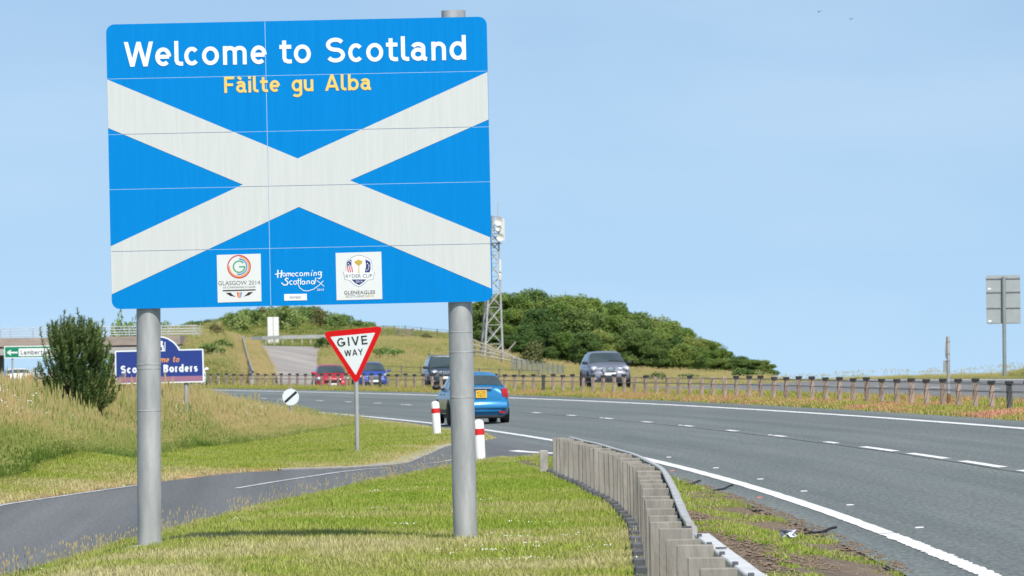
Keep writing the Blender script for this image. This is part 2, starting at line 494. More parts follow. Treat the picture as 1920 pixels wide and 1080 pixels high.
def strip(name, ds, left, right, m, h=0.0, nx=8, thick=.12):
    """a road surface between two edges with real edge faces"""
    ds = np.asarray(ds, float)
    lf = left(ds); rt = right(ds)
    vs = []; uvs = []; fs = []
    for i, d in enumerate(ds):
        for j in range(nx + 1):
            x = lf[i] + (rt[i] - lf[i]) * j / nx
            vs.append((x, d, float(gz(x, d)) + h)); uvs.append((float(U(x, d)), d))
    k = nx + 1
    for i in range(len(ds) - 1):
        for j in range(nx):
            fs.append((i * k + j, i * k + j + 1, (i + 1) * k + j + 1, (i + 1) * k + j))
    base = len(vs)
    for i, d in enumerate(ds):
        for j in (0, nx):
            v = vs[i * k + j]
            vs.append((v[0], v[1], v[2] - thick)); uvs.append(uvs[i * k + j])
    for i in range(len(ds) - 1):
        fs.append((i * k, (i + 1) * k, base + 2 * i + 2, base + 2 * i))
        fs.append((i * k + nx, base + 2 * i + 1, base + 2 * i + 3, (i + 1) * k + nx))
    me = bpy.data.meshes.new(name)
    me.from_pydata(vs, [], fs)
    ul_ = me.uv_layers.new(name='UVMap')
    for lp in me.loops: ul_.data[lp.index].uv = uvs[lp.vertex_index]
    me.materials.append(m)
    o = link(bpy.data.objects.new(name, me))
    return o

road_m = asphalt('road_asphalt', (.128, .148, .142), (.168, .186, .176))
far_m = asphalt('far_road_asphalt', (.165, .165, .16), (.20, .20, .195))
slip_m = asphalt('side_road_asphalt', (.118, .124, .125), (.152, .156, .155), lo=.82, hi=1.2)
hill_m = asphalt('hill_road_asphalt', (.27, .25, .23), (.39, .35, .31), streak=(1.6, .05, 1.0))
props(strip('near_carriageway', np.arange(6, 641, 1.0), lambda d: X(-.6, d), lambda d: X(8.3, d), road_m, nx=10), 'grey two lane carriageway curving away to the left', kind='structure')
props(strip('far_carriageway', np.arange(10, 641, 1.0), lambda d: X(11.5, d), lambda d: X(19.9, d), far_m, nx=10), 'pale grey opposite carriageway beyond the post and rope barrier', kind='structure')
def sl_edge(d): return np.minimum(tab(d, SLIP_L), X(-.605, d))
props(strip('side_road', np.arange(10, 134, 1.0), sl_edge, lambda d: np.minimum(sR(d), X(-.605, d)), slip_m, nx=6), 'narrow dark side road joining the carriageway from the left', kind='structure')

# slip road that climbs the hill behind
o = strip('hill_road', hd, lambda d: np.interp(d, hd, hx) - np.interp(d, hd, hw) / 2, lambda d: np.interp(d, hd, hx) + np.interp(d, hd, hw) / 2, hill_m, h=.10, nx=4, thick=.3)
props(o, 'pale slip road climbing the grassy hill behind the cars', kind='structure')
props(strip('hill_road', np.arange(454, 466, 1.0), lambda d: -20.2 + 0 * d, lambda d: -14.4 + 0 * d, hill_m, h=.106, nx=6, thick=.3), 'level top of the hill slip road turning to the right', kind='structure')

# ------------------------------------------------------------------ road markings
paint_m = mat('road_paint', (.74, .74, .72), rough=.7, var=.10, scale=6, col2=(.80, .80, .78))
worn_m = mat('worn_paint', (.40, .42, .43), rough=.8, var=.3, scale=5, col2=(.66, .67, .67))
rng = np.random.RandomState(4)
def marking(mb, d0, d1, ufun, w, step=1.0, jag=0.0, h=.006):
    ds = np.arange(d0, d1 + 1e-6, step)
    vs = []
    for i, d in enumerate(ds):
        u = ufun(d); a = w / 2 + (rng.uniform(-jag, jag) if jag else 0); b = w / 2 + (rng.uniform(-jag, jag) if jag else 0)
        for q in (u - a, u + b):
            x = float(X(q, d)); vs.append((x, d, float(gz(x, d)) + h))
    fs = [(2 * i, 2 * i + 1, 2 * i + 3, 2 * i + 2) for i in range(len(ds) - 1)]
    mb.add(vs, fs)
lines = [('left edge line', 26, 57, 0.0, .17, .15, .02), ('left edge line', 57, 62, 0.0, .17, .5, .01), ('left edge line', 62, 108, 0.0, .18, 1.0, .008), ('left edge line', 108, 320, 0.0, .16, 1.0, .008)]
mb = MB()
for _, a, b_, u, w, st, jg in lines: marking(mb, a, b_, lambda d, u=u: u, w, st, jg)
props(mb.build('edge_line_marking', paint_m, normals=False), 'solid white line along the grassy near edge of the carriageway', kind='structure')
mb = MB(); marking(mb, 14, 330, lambda d: 7.3, .2, 1.0, .012)
props(mb.build('edge_line_marking', paint_m, normals=False), 'solid white line beside the reddish central reserve', kind='structure')
mb = MB(); marking(mb, 14, 330, lambda d: 11.95, .18, 1.0, .01)
props(mb.build('edge_line_marking', paint_m, normals=False), 'white line on the reserve side of the opposite carriageway', kind='structure')
mb = MB(); marking(mb, 14, 260, lambda d: 19.3, .2, 1.0, .01)
props(mb.build('edge_line_marking', paint_m, normals=False), 'white line on the far side of the opposite carriageway', kind='structure')
mb = MB()
d = 16.0
while d < 300:
    if d < 96: marking(mb, d, d + 5, lambda q: 3.65, .15, .5, .006); d += 7
    else: marking(mb, d + 2, d + 4, lambda q: 3.65, .13, .5, .006); d += 9
props(mb.build('lane_marking', paint_m, normals=False), 'broken white line between the two near lanes', kind='structure')
mb = MB()
d = 130.0
while d < 260:
    marking(mb, d, d + 2, lambda q: 15.6, .13, 1.0); d += 9
props(mb.build('lane_marking', paint_m, normals=False), 'broken white line down the opposite carriageway', kind='structure')
mb = MB(); marking(mb, 16, 190, lambda q: 3.50 + .015 * math.sin(q * .7), .035, 1.0, .006, .004)
props(mb.build('road_joint', mat('bitumen_seam', (.05, .05, .052), rough=.7, var=.3), normals=False), 'thin dark joint in the tarmac beside the lane dashes', kind='structure')
def seg_mark(mb, pts, w, h=.007, n=10):
    """painted line through ground points (x, d)"""
    ps = []
    for (x0, d0), (x1, d1) in zip(pts[:-1], pts[1:]):
        for i in range(n): ps.append((x0 + (x1 - x0) * i / n, d0 + (d1 - d0) * i / n))
    ps.append(pts[-1])
    vs = []
    for i, (x, d_) in enumerate(ps):
        for s in (-w / 2, w / 2): vs.append((x + s, d_, float(gz(x + s, d_)) + h))
    mb.add(vs, [(2 * i, 2 * i + 1, 2 * i + 3, 2 * i + 2) for i in range(len(ps) - 1)])
mb = MB(); seg_mark(mb, [(.95, 109), (.2, 113.5), (-.02, 115.5)], .22)
props(mb.build('give_way_marking', paint_m, normals=False), 'thick white dash across the mouth of the side road', kind='structure')
mb = MB(); ds_ = [20, 40, 60, 81, 87, 91]; seg_mark(mb, [(float(tab(q, SLIP_L)) + .12, q) for q in ds_], .09)
props(mb.build('side_road_line', worn_m, normals=False), 'thin white line along the grass edge of the side road', kind='structure')
mb = MB()
for a, b_ in ((87, 99.5), (106, 118)):
    seg_mark(mb, [(float(tab(q, SLIP_L) * .45 + sR(q) * .55) if q < 104 else float(tab(q, SLIP_L) * .7 + sR(q) * .3), q) for q in np.linspace(a, b_, 5)], .10)
props(mb.build('side_road_line', worn_m, normals=False), 'worn white dashes near the mouth of the side road', kind='structure')

# pale concrete edging where the side road meets the verge
kerb_m = mat('kerb_concrete', (.33, .31, .27), rough=.9, var=.25, scale=4, bump=.4)
vs = []; dk = np.arange(99, 129, 1.0)
for q in dk:
    x = float(tab(q, SLIP_L))
    wv = .02 + .30 * math.sin((q - 99) / 30 * math.pi) + .05 * vnoise(q, 0, 2.0, 3)
    zz = float(gz(x + .02, q))
    for xx, h in ((x + .02, -.05), (x + .02, .02), (x - wv, .03 + .012 * vnoise(q, 5, 1.3, 8)), (x - wv, -.05)): vs.append((xx, q, zz + h))
fs = []
for i in range(len(dk) - 1):
    for j in range(3): fs.append((4 * i + j, 4 * i + j + 1, 4 * i + 5 + j, 4 * i + 4 + j))
mb = MB(); mb.add(vs, fs)
props(mb.build('kerb', kerb_m), 'low pale concrete edging between side road and verge', kind='structure')

# ------------------------------------------------------------------ grass and other ground cover
def grass_mat(name, ramp, trans=.35, rough=.6, grad=.30):
    """ramp: five colours from lush green to dry straw; the per-tuft tint picks along it, blade height shifts it"""
    m = bpy.data.materials.new(name); m.use_nodes = True
    t = m.node_tree; b = t.nodes['Principled BSDF']; b.inputs['Roughness'].default_value = rough; b.inputs['Specular IOR Level'].default_value = .25
    ti = node(t, 'ShaderNodeAttribute', attribute_name='tint', attribute_type='INSTANCER')
    hg = node(t, 'ShaderNodeAttribute', attribute_name='hgt')
    ad = node(t, 'ShaderNodeMath', operation='MULTIPLY_ADD'); ad.inputs[1].default_value = grad
    t.links.new(hg.outputs['Fac'], ad.inputs[0]); t.links.new(ti.outputs['Fac'], ad.inputs[2])
    cr = node(t, 'ShaderNodeValToRGB')
    el = cr.color_ramp.elements
    while len(el) < len(ramp): el.new(.5)
    for i, c in enumerate(ramp):
        el[i].position = i / (len(ramp) - 1); el[i].color = (*c, 1)
    t.links.new(ad.outputs[0], cr.inputs[0])
    t.links.new(cr.outputs[0], b.inputs['Base Color'])
    tr = node(t, 'ShaderNodeBsdfTranslucent'); t.links.new(cr.outputs[0], tr.inputs['Color'])
    ms = node(t, 'ShaderNodeMixShader'); ms.inputs[0].default_value = trans
    out = t.nodes['Material Output']
    t.links.new(b.outputs[0], ms.inputs[1]); t.links.new(tr.outputs[0], ms.inputs[2]); t.links.new(ms.outputs[0], out.inputs['Surface'])
    return m

def tuft(name, m, seed, n, h, spread, width, lean=.35, seeds=0, seed_h=1.25):
    rg = random.Random(seed)
    v = []; f = []; hv = []
    def blade(x, y, hh, a, ln, w, base_t=0.0):
        ca, sa = math.cos(a), math.sin(a)
        px_, py_ = -sa * w / 2, ca * w / 2
        b = len(v)
        for q, k, ww in ((0, 0, 1), (.55, .3, .8), (1, 1, 0)):
            cx, cy, cz = x + ca * ln * hh * k, y + sa * ln * hh * k, hh * q * (1 - .25 * ln * q)
            if ww: v.append((cx + px_ * ww, cy + py_ * ww, cz)); v.append((cx - px_ * ww, cy - py_ * ww, cz)); hv.extend([q, q])
            else: v.append((cx, cy, cz)); hv.append(1.0)
        f.append((b, b + 1, b + 3, b + 2)); f.append((b + 2, b + 3, b + 4))
    for i in range(n):
        r = spread * math.sqrt(rg.random()); a = rg.random() * 6.283
        blade(r * math.cos(a), r * math.sin(a), h * rg.uniform(.45, 1.0), rg.random() * 6.283, rg.uniform(.05, lean) * 2, width * rg.uniform(.7, 1.2))
    for i in range(seeds):
        r = spread * math.sqrt(rg.random()); a = rg.random() * 6.283; x, y = r * math.cos(a), r * math.sin(a)
        a2 = rg.random() * 6.283; hh = h * seed_h * rg.uniform(.75, 1.0); ln = rg.uniform(.05, .25)
        blade(x, y, hh, a2, ln, width * .6)
        tx, ty, tz = x + math.cos(a2) * ln * hh, y + math.sin(a2) * ln * hh, hh * (1 - .25 * ln)
        sl = h * .16; sw = width * 1.5
        for pa in (0, 1.57):
            b = len(v); ca, sa = math.cos(a2 + pa), math.sin(a2 + pa)
            v.extend([(tx, ty, tz + sl * .6), (tx + ca * sw, ty + sa * sw, tz - sl * .1), (tx, ty, tz - sl), (tx - ca * sw, ty - sa * sw, tz - sl * .1)]); hv.extend([1.7] * 4)
            f.append((b, b + 1, b + 2, b + 3))
    me = bpy.data.meshes.new(name); me.from_pydata(v, [], f)
    at = me.attributes.new('hgt', 'FLOAT', 'POINT'); at.data.foreach_set('value', np.array(hv, np.float32))
    me.materials.append(m)
    return bpy.data.objects.new(name, me)          # never linked: only the scatter below shows it

def scatter(name, pts, rot, scl, tint, variants, label, sclz=None):
    n = len(pts)
    me = bpy.data.meshes.new(name)
    me.vertices.add(n); me.vertices.foreach_set('co', np.asarray(pts, np.float32).ravel())
    for an, arr in (('rot', rot), ('scl', scl), ('sclz', scl if sclz is None else sclz), ('tint', tint)):
        a = me.attributes.new(an, 'FLOAT', 'POINT'); a.data.foreach_set('value', np.asarray(arr, np.float32))
    a = me.attributes.new('pick', 'INT', 'POINT'); a.data.foreach_set('value', (np.arange(n) * 7919 % len(variants)).astype(np.int32))
    o = link(bpy.data.objects.new(name, me))
    g = bpy.data.node_groups.new(name, 'GeometryNodeTree')
    g.interface.new_socket('Geometry', in_out='INPUT', socket_type='NodeSocketGeometry')
    g.interface.new_socket('Geometry', in_out='OUTPUT', socket_type='NodeSocketGeometry')
    gi = g.nodes.new('NodeGroupInput'); go = g.nodes.new('NodeGroupOutput')
    jn = g.nodes.new('GeometryNodeJoinGeometry')
    for vo in reversed(variants):
        oi = g.nodes.new('GeometryNodeObjectInfo'); oi.inputs['Object'].default_value = vo; oi.inputs['As Instance'].default_value = True
        g.links.new(oi.outputs['Geometry'], jn.inputs[0])
    ip = g.nodes.new('GeometryNodeInstanceOnPoints'); ip.inputs['Pick Instance'].default_value = True
    def attr(an, tp='FLOAT'):
        q = g.nodes.new('GeometryNodeInputNamedAttribute'); q.data_type = tp; q.inputs['Name'].default_value = an; return q.outputs[0]
    cx = g.nodes.new('ShaderNodeCombineXYZ'); g.links.new(attr('rot'), cx.inputs[2])
    cs = g.nodes.new('ShaderNodeCombineXYZ'); s_ = attr('scl'); g.links.new(s_, cs.inputs[0]); g.links.new(s_, cs.inputs[1]); g.links.new(attr('sclz'), cs.inputs[2])
    er = g.nodes.new('FunctionNodeEulerToRotation'); g.links.new(cx.outputs[0], er.inputs[0])
    g.links.new(gi.outputs[0], ip.inputs['Points']); g.links.new(jn.outputs[0], ip.inputs['Instance'])
    g.links.new(attr('pick', 'INT'), ip.inputs['Instance Index'])
    g.links.new(er.outputs[0], ip.inputs['Rotation']); g.links.new(cs.outputs[0], ip.inputs['Scale'])
    g.links.new(ip.outputs[0], go.inputs[0])
    md = o.modifiers.new('scatter', 'NODES'); md.node_group = g
    props(o, label, kind='stuff')
    return o

NR = np.random.RandomState(11)
def sample(n, d0, d1, ulo, uhi, power=1.0):
    """random ground points: d between d0 and d1, u between functions or constants; denser towards the camera for power > 1"""
    d = d0 + (d1 - d0) * NR.rand(n) ** power
    a = ulo(d) if callable(ulo) else np.full(n, float(ulo)); b = uhi(d) if callable(uhi) else np.full(n, float(uhi))
    x = a + (b - a) * NR.rand(n)
    return x, d

def in_view(x, d, extra=2.5):
    lim = d * .0935 + extra
    return np.abs(x) < lim

def put(name, x, d, keep, scl, tint, variants, label, sclz=None, sink=.012):
    x, d = x[keep], d[keep]
    z = gz(x, d) - sink
    s = scl[keep] if np.ndim(scl) else np.full(len(x), scl)
    t = tint[keep] if np.ndim(tint) else np.full(len(x), tint)
    sz = None if sclz is None else sclz[keep]
    return scatter(name, np.stack([x, d, z], 1), NR.rand(len(x)) * 6.283, s, t, variants, label, sz)

lawn_ramp = [(.10, .205, .016), (.225, .355, .032), (.35, .43, .06), (.45, .445, .135), (.60, .545, .27)]
tall_ramp = [(.085, .18, .026), (.175, .265, .045), (.315, .36, .095), (.46, .43, .165), (.58, .47, .23)]
red_ramp = [(.15, .26, .03), (.29, .35, .06), (.45, .41, .12), (.58, .30, .19), (.66, .37, .25)]
lawn_m = grass_mat('lawn_grass', lawn_ramp)
tall_m = grass_mat('tall_grass', tall_ramp, trans=.3, grad=.24)
res_m = grass_mat('reserve_plants', red_ramp, trans=.25)

lawn_v = [tuft('lawn_tuft', lawn_m, 10 + i, 24, .08, .08, .0052, .6) for i in range(4)]
lawn_v.append(tuft('lawn_tuft', lawn_m, 20, 13, .09, .09, .013, .9))
tall_v = [tuft('meadow_tuft', tall_m, 30 + i, 42, .66, .24, .0075, .55, seeds=8, seed_h=1.25) for i in range(4)]
wild_v = [tuft('meadow_tuft', tall_m, 40 + i, 40, .60, .28, .013, .65, seeds=5, seed_h=1.2) for i in range(3)]
res_v = [tuft('reserve_tuft', res_m, 50 + i, 24, .10, .16, .014, .6) for i in range(3)]

stem_v = [tuft('dry_stem', tall_m, 60 + i, 3, .5, .12, .006, .35, seeds=3, seed_h=1.2) for i in range(3)]
fence_u = lambda d: np.interp(d, [24, 30, 34, 38, 44, 52, 62, 77, 87], [-2.52, -2.75, -2.84, -2.87, -2.79, -2.59, -2.42, -2.34, -2.29])
# mown bank between side road and safety barrier
x, d = sample(70000, 30, 108, lambda d: np.maximum(sR(d) + .02, -(d * .0935 + 2)), lambda d: np.minimum(X(fence_u(d) - .1, d), d * .0935 + 2), 1.25)
nz = fbm(x, d, 1.6, 21); nb = fbm(x, d, 5.0, 22)
dry = np.clip((56 - d) / 9.0, 0, 1) * .52
tint = np.clip(.06 + .62 * nz * nb * 1.8 - .04 + dry * (nz * 1.35) + NR.normal(0, .09, len(x)) + .2 * np.exp(-np.maximum(x - sR(d), 0) / .35), 0, .95)
sz = (.75 + .7 * nb) * NR.uniform(.7, 1.25, len(x)) * (1 + .3 * np.exp(-np.maximum(x - sR(d), 0) / .3))
put('lawn_grass', x, d, in_view(x, d) & (x > sR(d)) & (U(x, d) < -.75), .8 + .4 * NR.rand(len(x)), tint, lawn_v, 'short yellow green grass on the bank round the big sign', sclz=sz)
# tall dry stems along the bank edge
x, d = sample(260, 44, 100, lambda d: sR(d) - .05, lambda d: sR(d) + .5)
put('bank_edge_grass', x, d, in_view(x, d), NR.uniform(.5, .9, len(x)), .6 + .3 * NR.rand(len(x)), stem_v, 'thin dry grass stems along the edge of the side road', sclz=NR.uniform(.2, .5, len(x)))

# verge strip in front of the barrier: patchy
x, d = sample(16000, 28, 106, lambda d: X(fence_u(d) + .25, d), lambda d: X(-.62, d), 1.2)
nz = fbm(x, d, 1.3, 31)
q_ = (U(x, d) - fence_u(d)) / (-.6 - fence_u(d)); keep = (nz + .16 * np.exp(-((q_ - .52) / .16) ** 2) + .3 * sst(66, 84, d) > .60) & (NR.rand(len(x)) < .55) & in_view(x, d)
put('verge_grass', x, d, keep, .9 + .4 * NR.rand(len(x)), np.clip(.15 + .55 * NR.rand(len(x)) ** 2, 0, 1), lawn_v, 'patchy green grass between the barrier and the white line', sclz=NR.uniform(.45, 1.1, len(x)))

# mown verge beyond the side road
x, d = sample(42000, 58, 172, lambda d: np.maximum(tab(d, MOWN_X), -(d * .0935 + 2)), lambda d: np.where(d < 131, np.minimum(tab(d, SLIP_L) - .05, X(-.75, d)), X(-.75, d)))
nz = fbm(x, d, 2.2, 41)
lip_ = np.where(d < 131, tab(d, SLIP_L) - x, (X(-.6, d) - x))
tint = np.clip(.17 + .55 * nz + .75 * np.exp(-np.maximum(lip_, 0) / .55) * (.5 + nz) + NR.normal(0, .08, len(x)) - .1, 0, 1)
put('mown_grass', x, d, in_view(x, d) & ((lip_ > .55) | (d > 108) | (NR.rand(len(x)) < .12 + .9 * np.maximum(lip_, 0) ** 1.5)), .9 + .4 * NR.rand(len(x)), tint, lawn_v, 'short green grass on the verge below the give way sign', sclz=NR.uniform(.8, 1.5, len(x)))

# uncut meadow grass behind it
x, d = sample(30000, 66, 265, lambda d: -(d * .0935 + 2.5), lambda d: np.where(d < 158, tab(d, MOWN_X), X(-1.6, d)))
ul_ = -U(x, d); edge = tab(d, MOWN_X) - x
hfac = np.where(d < 158, .45 + .75 * sst(0, 2.2, edge), .5 + .25 * sst(1.5, 6, ul_)) * (1 - .5 * sst(120, 150, d) * (1 - sst(5.0, 9.5, -x)))
nz = fbm(x, d, 2.6, 51); nb = fbm(x, d, 7.0, 52)
tint = np.clip(-.02 + 1.30 * nz * (.22 + nb) + .20 * sst(118, 160, d) - .04 * (1 - sst(100, 125, d)) + NR.normal(0, .13, len(x)), 0, .95)
tint = np.where(edge < .7, tint * .55, tint)
put('meadow_grass', x, d, in_view(x, d, 3) & (d < 300), NR.uniform(.85, 1.25, len(x)), tint, tall_v + wild_v, 'uncut tan and green meadow grass with seed heads', sclz=hfac * NR.uniform(.6, 1.3, len(x)) * (.45 + 1.05 * fbm(x, d, 1.4, 57)))

# central reserve
x, d = sample(23000, 62, 318, lambda d: X(8.35, d), lambda d: X(11.4, d), 1.3)
nz = fbm(x, d, 2.0, 61); uu = U(x, d)
tint = np.clip(.10 + 1.0 * (nz - .2) * np.clip(1.5 - d / 240, .3, 1.2) + NR.normal(0, .12, len(x)) - .12 * (uu > 10.4), 0, .9)
put('reserve_plants', x, d, in_view(x, d, 6), .9 + .5 * NR.rand(len(x)), tint, res_v, 'low reddish plants and grass on the central reserve', sclz=NR.uniform(.5, 1.6, len(x)) * (1 + .9 * (uu > 10.6)))

# verge beyond the opposite carriageway
x, d = sample(16000, 110, 300, lambda d: X(20.0, d), lambda d: X(27.0, d))
nz = fbm(x, d, 4.0, 71)
put('roadside_grass', x, d, in_view(x, d, 3), NR.uniform(.9, 1.3, len(x)), np.clip(.22 + .6 * nz + NR.normal(0, .08, len(x)), 0, 1), tall_v, 'thin straw coloured grass along the far road edge', sclz=NR.uniform(.05, .22, len(x)) * (.25 + nz) * (.35 + .75 * sst(20.3, 22.5, U(x, d))) + (.15 + .5 * sst(.45, .62, nz)) * (NR.rand(len(x)) < .06) * nz)

# hill
hx_i = lambda q: np.interp(q, hd, hx); hw_i = lambda q: np.interp(q, hd, hw)
x, d = sample(42000, 296, 520, lambda d: np.maximum(-(d * .0935), X(20.2, d)), lambda d: d * .055)
c = 960 + F * x / d
onroad = on_hill_road(x, d, .25)
front = (d > 300) & (d < 325) & (x > -17) & (x < -6.5)
nz = fbm(x, d, 9.0, 81); nb = fbm(x, d, 24.0, 82)
tint = np.clip(-.02 + 1.2 * nz * (.22 + nb) + NR.normal(0, .12, len(x)), 0, .85)
tint = np.where((x < hx_i(d)) & (x > hx_i(d) - hw_i(d) / 2 - 2.6) & (d < 456), np.clip(tint + .35, 0, 1), tint)
put('hill_grass', x, d, (~onroad) & (~front) & (c > 250), NR.uniform(1.2, 2.0, len(x)), tint, tall_v + wild_v, 'rough straw and green grass covering the hill', sclz=NR.uniform(.35, .85, len(x)) * (.6 + .6 * nz))

# white clover and daisies on the bank, cow parsley in the meadow
white_m = mat('white_petals', (.80, .80, .74), rough=.8, var=.06)
def flower(name, seed, n, h, spread, size):
    rg = random.Random(seed); mb = MB()
    for i in range(n):
        a = rg.random() * 6.283; r = spread * math.sqrt(rg.random()); z = h * rg.uniform(.8, 1.1)
        x, y = r * math.cos(a), r * math.sin(a); s = size * rg.uniform(.7, 1.2)
        mb.add([(x, y, z + s), (x + s, y, z), (x, y + s, z), (x - s, y, z), (x, y - s, z), (x, y, z - s * .5)], [(0, 1, 2), (0, 2, 3), (0, 3, 4), (0, 4, 1), (5, 2, 1), (5, 3, 2), (5, 4, 3), (5, 1, 4)])
    me = bpy.data.meshes.new(name); me.from_pydata(mb.v, [], mb.f); me.materials.append(white_m)
    return bpy.data.objects.new(name, me)
clover = [flower('clover_head', i, 4, .08, .12, .009) for i in range(3)]
x, d = sample(700, 40, 75, lambda d: np.full_like(d, -5.0), lambda d: X(fence_u(d) - .1, d))
nz = fbm(x, d, 1.5, 91)
keep = (x > sR(d) + .2) & (nz + .25 * np.exp(-((x + .1) / .8) ** 2 - ((d - 49) / 4) ** 2) > .70)
put('clover_flowers', x, d, keep, .9, 0.0, clover, 'small white clover flowers in the grass round the right pole')
parsley = [flower('parsley_head', 20 + i, 7, .8, .10, .014) for i in range(3)]
x, d = sample(120, 84, 150, lambda d: -(d * .0935), lambda d: tab(d, MOWN_X) - .8)
put('cow_parsley', x, d, fbm(x, d, 5, 95) > .42, 1.0, 0.0, parsley, 'creamy white cow parsley heads in the uncut grass', sclz=NR.uniform(.7, 1.15, len(x)))

# stones, bark and crumbled tarmac along the near road edge
stone_m = mat('stones', (.13, .10, .075), rough=.95, var=.5, scale=2, col2=(.30, .22, .15))
def stone(seed):
    rg = random.Random(seed); mb = MB()
    mb.sphere((0, 0, 0), (1, 1, .6), 6, 4)
    me = bpy.data.meshes.new('stone'); me.from_pydata([(a * rg.uniform(.7, 1.2), b * rg.uniform(.7, 1.2), c_ * rg.uniform(.7, 1.2)) for a, b, c_ in mb.v], [], mb.f); me.materials.append(stone_m)
    return bpy.data.objects.new('stone', me)
x, d = sample(15000, 28, 104, lambda d: X(fence_u(d) + .25, d), lambda d: X(-.45, d), 1.3)
put('gravel', x, d, (fbm(x, d, 1.1, 97) > .3) & in_view(x, d), NR.uniform(.006, .026, len(x)), 0.0, [stone(i) for i in range(4)], 'brown stones and crumbs of tarmac along the road edge', sink=-.004)

# ------------------------------------------------------------------ lettering
def arc(cx, cy, rx, ry, a0, a1, n=14):
    return [(cx + rx * math.cos(R(a0 + (a1 - a0) * i / n)), cy + ry * math.sin(R(a0 + (a1 - a0) * i / n))) for i in range(n + 1)]

def glyph(ch, w, xh, cap, s):
    """strokes (points, closed) of a letter drawn in a box w wide; s = pen width"""
    h = s / 2; l, r, b = h, w - h, h; m = w / 2
    def bowl(x0, x1, y0, y1): return (arc((x0 + x1) / 2, (y0 + y1) / 2, (x1 - x0) / 2, (y1 - y0) / 2, 0, 360, 28)[:-1], True)
    def O(*p): return (list(p), False)
    t = xh - h; T = cap - h
    if ch in 'oO0': return [bowl(l, r, b, t if ch == 'o' else T)]
    if ch == 'c': return [O(*arc(m, xh / 2, m - h, xh / 2 - h, 42, 318, 24))]
    if ch == 'C': return [O(*arc(m, cap / 2, m - h, cap / 2 - h, 42, 318, 24))]
    if ch == 'e': return [O((l * 1.6, xh * .5), (r, xh * .5)), O(*arc(m, xh / 2, m - h, xh / 2 - h, 0, 312, 26))]
    if ch in 'aà':
        q = w - h - .10 * w
        g = [bowl(l, q, b, xh * .60), O(*(arc((l + q) / 2, xh * .70, (q - l) / 2, t - xh * .70, 165, 0, 12) + [(q, s * 1.1), (q + h * .6, h), (w, h * .75)]))]
        if ch == 'à': g.append(O((w * .18, xh + s * 1.35), (w * .52, xh + s * .55)))
        return g
    if ch == 'd': return [bowl(l, r, b, t), O((r, 0), (r, cap))]
    if ch == 'b': return [bowl(l, r, b, t), O((l, 0), (l, cap))]
    if ch == 'p': return [bowl(l, r, b, t), O((l, xh), (l, -.38 * xh))]
    if ch == 'g': return [bowl(l, r, b, t), O(*([(r, xh), (r, -.16 * xh)] + arc(m, -.16 * xh, m - h, .20 * xh, 0, -150, 12)))]
    if ch == 'n': return [O((l, 0), (l, xh)), O(*(arc(m, xh * .62, m - h, t - xh * .62, 160, 0, 12) + [(r, 0)]))]
    if ch == 'h': return [O((l, 0), (l, cap)), O(*(arc(m, xh * .62, m - h, t - xh * .62, 160, 0, 12) + [(r, 0)]))]
    if ch == 'm':
        q = (r - l) / 4; c1, c2 = l + q, l + 3 * q
        return [O((l, 0), (l, xh)), O(*(arc(c1, xh * .66, q, t - xh * .66, 160, 0, 10) + [(m, 0)])), O(*(arc(c2, xh * .66, q, t - xh * .66, 165, 0, 10) + [(r, 0)]))]
    if ch == 'u': return [O((r, 0), (r, xh)), O(*([(l, xh)] + arc(m, xh * .38, m - h, xh * .38 - h, 180, 340, 12)))]
    if ch == 't':
        c = w * .40
        return [O((c, cap * .93), (c, s * 1.3), (c + h * .5, s * .75), (c + s * .9, h), (w, h)), O((0, t), (w * .98, t))]
    if ch == 'l': return [O((l, cap), (l, s * 1.3), (l + h * .5, s * .75), (l + s * .9, h), (w, h))]
    if ch == 'i': return [O((m, 0), (m, xh)), O((m, cap - s * 1.05), (m, cap))]
    if ch == 'I': return [O((m, 0), (m, cap))]
    if ch == 'r': return [O((l, 0), (l, xh)), O(*arc(w * .62, xh * .60, w * .62 - l, t - xh * .60, 165, 60, 10))]
    if ch in 'sS':
        H = xh if ch == 's' else cap
        y = H * .515; ru = (H - h - y) / 2; rl = (y - h) / 2
        return [O(*(arc(m, y + ru, m - h * 1.05, ru, 28, 270, 18) + arc(m, h + rl, m - h, rl, 90, -152, 18)[1:]))]
    def bar(xb, yb, xt, yt):
        q = s * math.hypot(1, (xt - xb) / (yt - yb)) / 2
        return ([(xb - q, yb), (xb + q, yb), (xt + q, yt), (xt - q, yt)], 'poly')
    if ch == 'W': return [bar(w * .275, 0, h, cap), bar(w * .275, 0, m, cap), bar(w * .725, 0, m, cap), bar(w * .725, 0, w - h, cap)]
    if ch == 'A': return [bar(h, 0, m, cap), bar(w - h, 0, m, cap), O((w * .22, cap * .28), (w * .78, cap * .28))]
    if ch == 'V': return [bar(m, 0, h, cap), bar(m, 0, w - h, cap)]
    if ch == 'Y': return [bar(m, cap * .42, h, cap), bar(m, cap * .42, w - h, cap), O((m, cap * .46), (m, 0))]
    if ch == 'F': return [O((l, 0), (l, cap)), O((l, T), (w, T)), O((l, cap * .50), (w * .88, cap * .50))]
    if ch == 'E': return [O((l, 0), (l, cap)), O((l, T), (w, T)), O((l, cap * .51), (w * .92, cap * .51)), O((l, b), (w, b))]
    if ch == 'L': return [O((l, cap), (l, b), (w, b))]
    if ch == 'G': return [O(*(arc(m, cap / 2, m - h, cap / 2 - h, 45, 350, 26))), O((r + h * .0, cap * .16), (r, cap * .47)), O((m, cap * .45), (w, cap * .45))]
    if ch == 'B': return [O((l, 0), (l, cap)), O(*([(l, T)] + arc(w * .52, cap * .755, w * .40 - h * .4, cap * .245 - h, 90, -90, 10) + [(l, cap * .51)])), O(*([(l, cap * .51)] + arc(w * .54, cap * .255 + h * .5, w * .46 - h, cap * .255 - h * .5, 90, -90, 10) + [(l, b)]))]
    return []

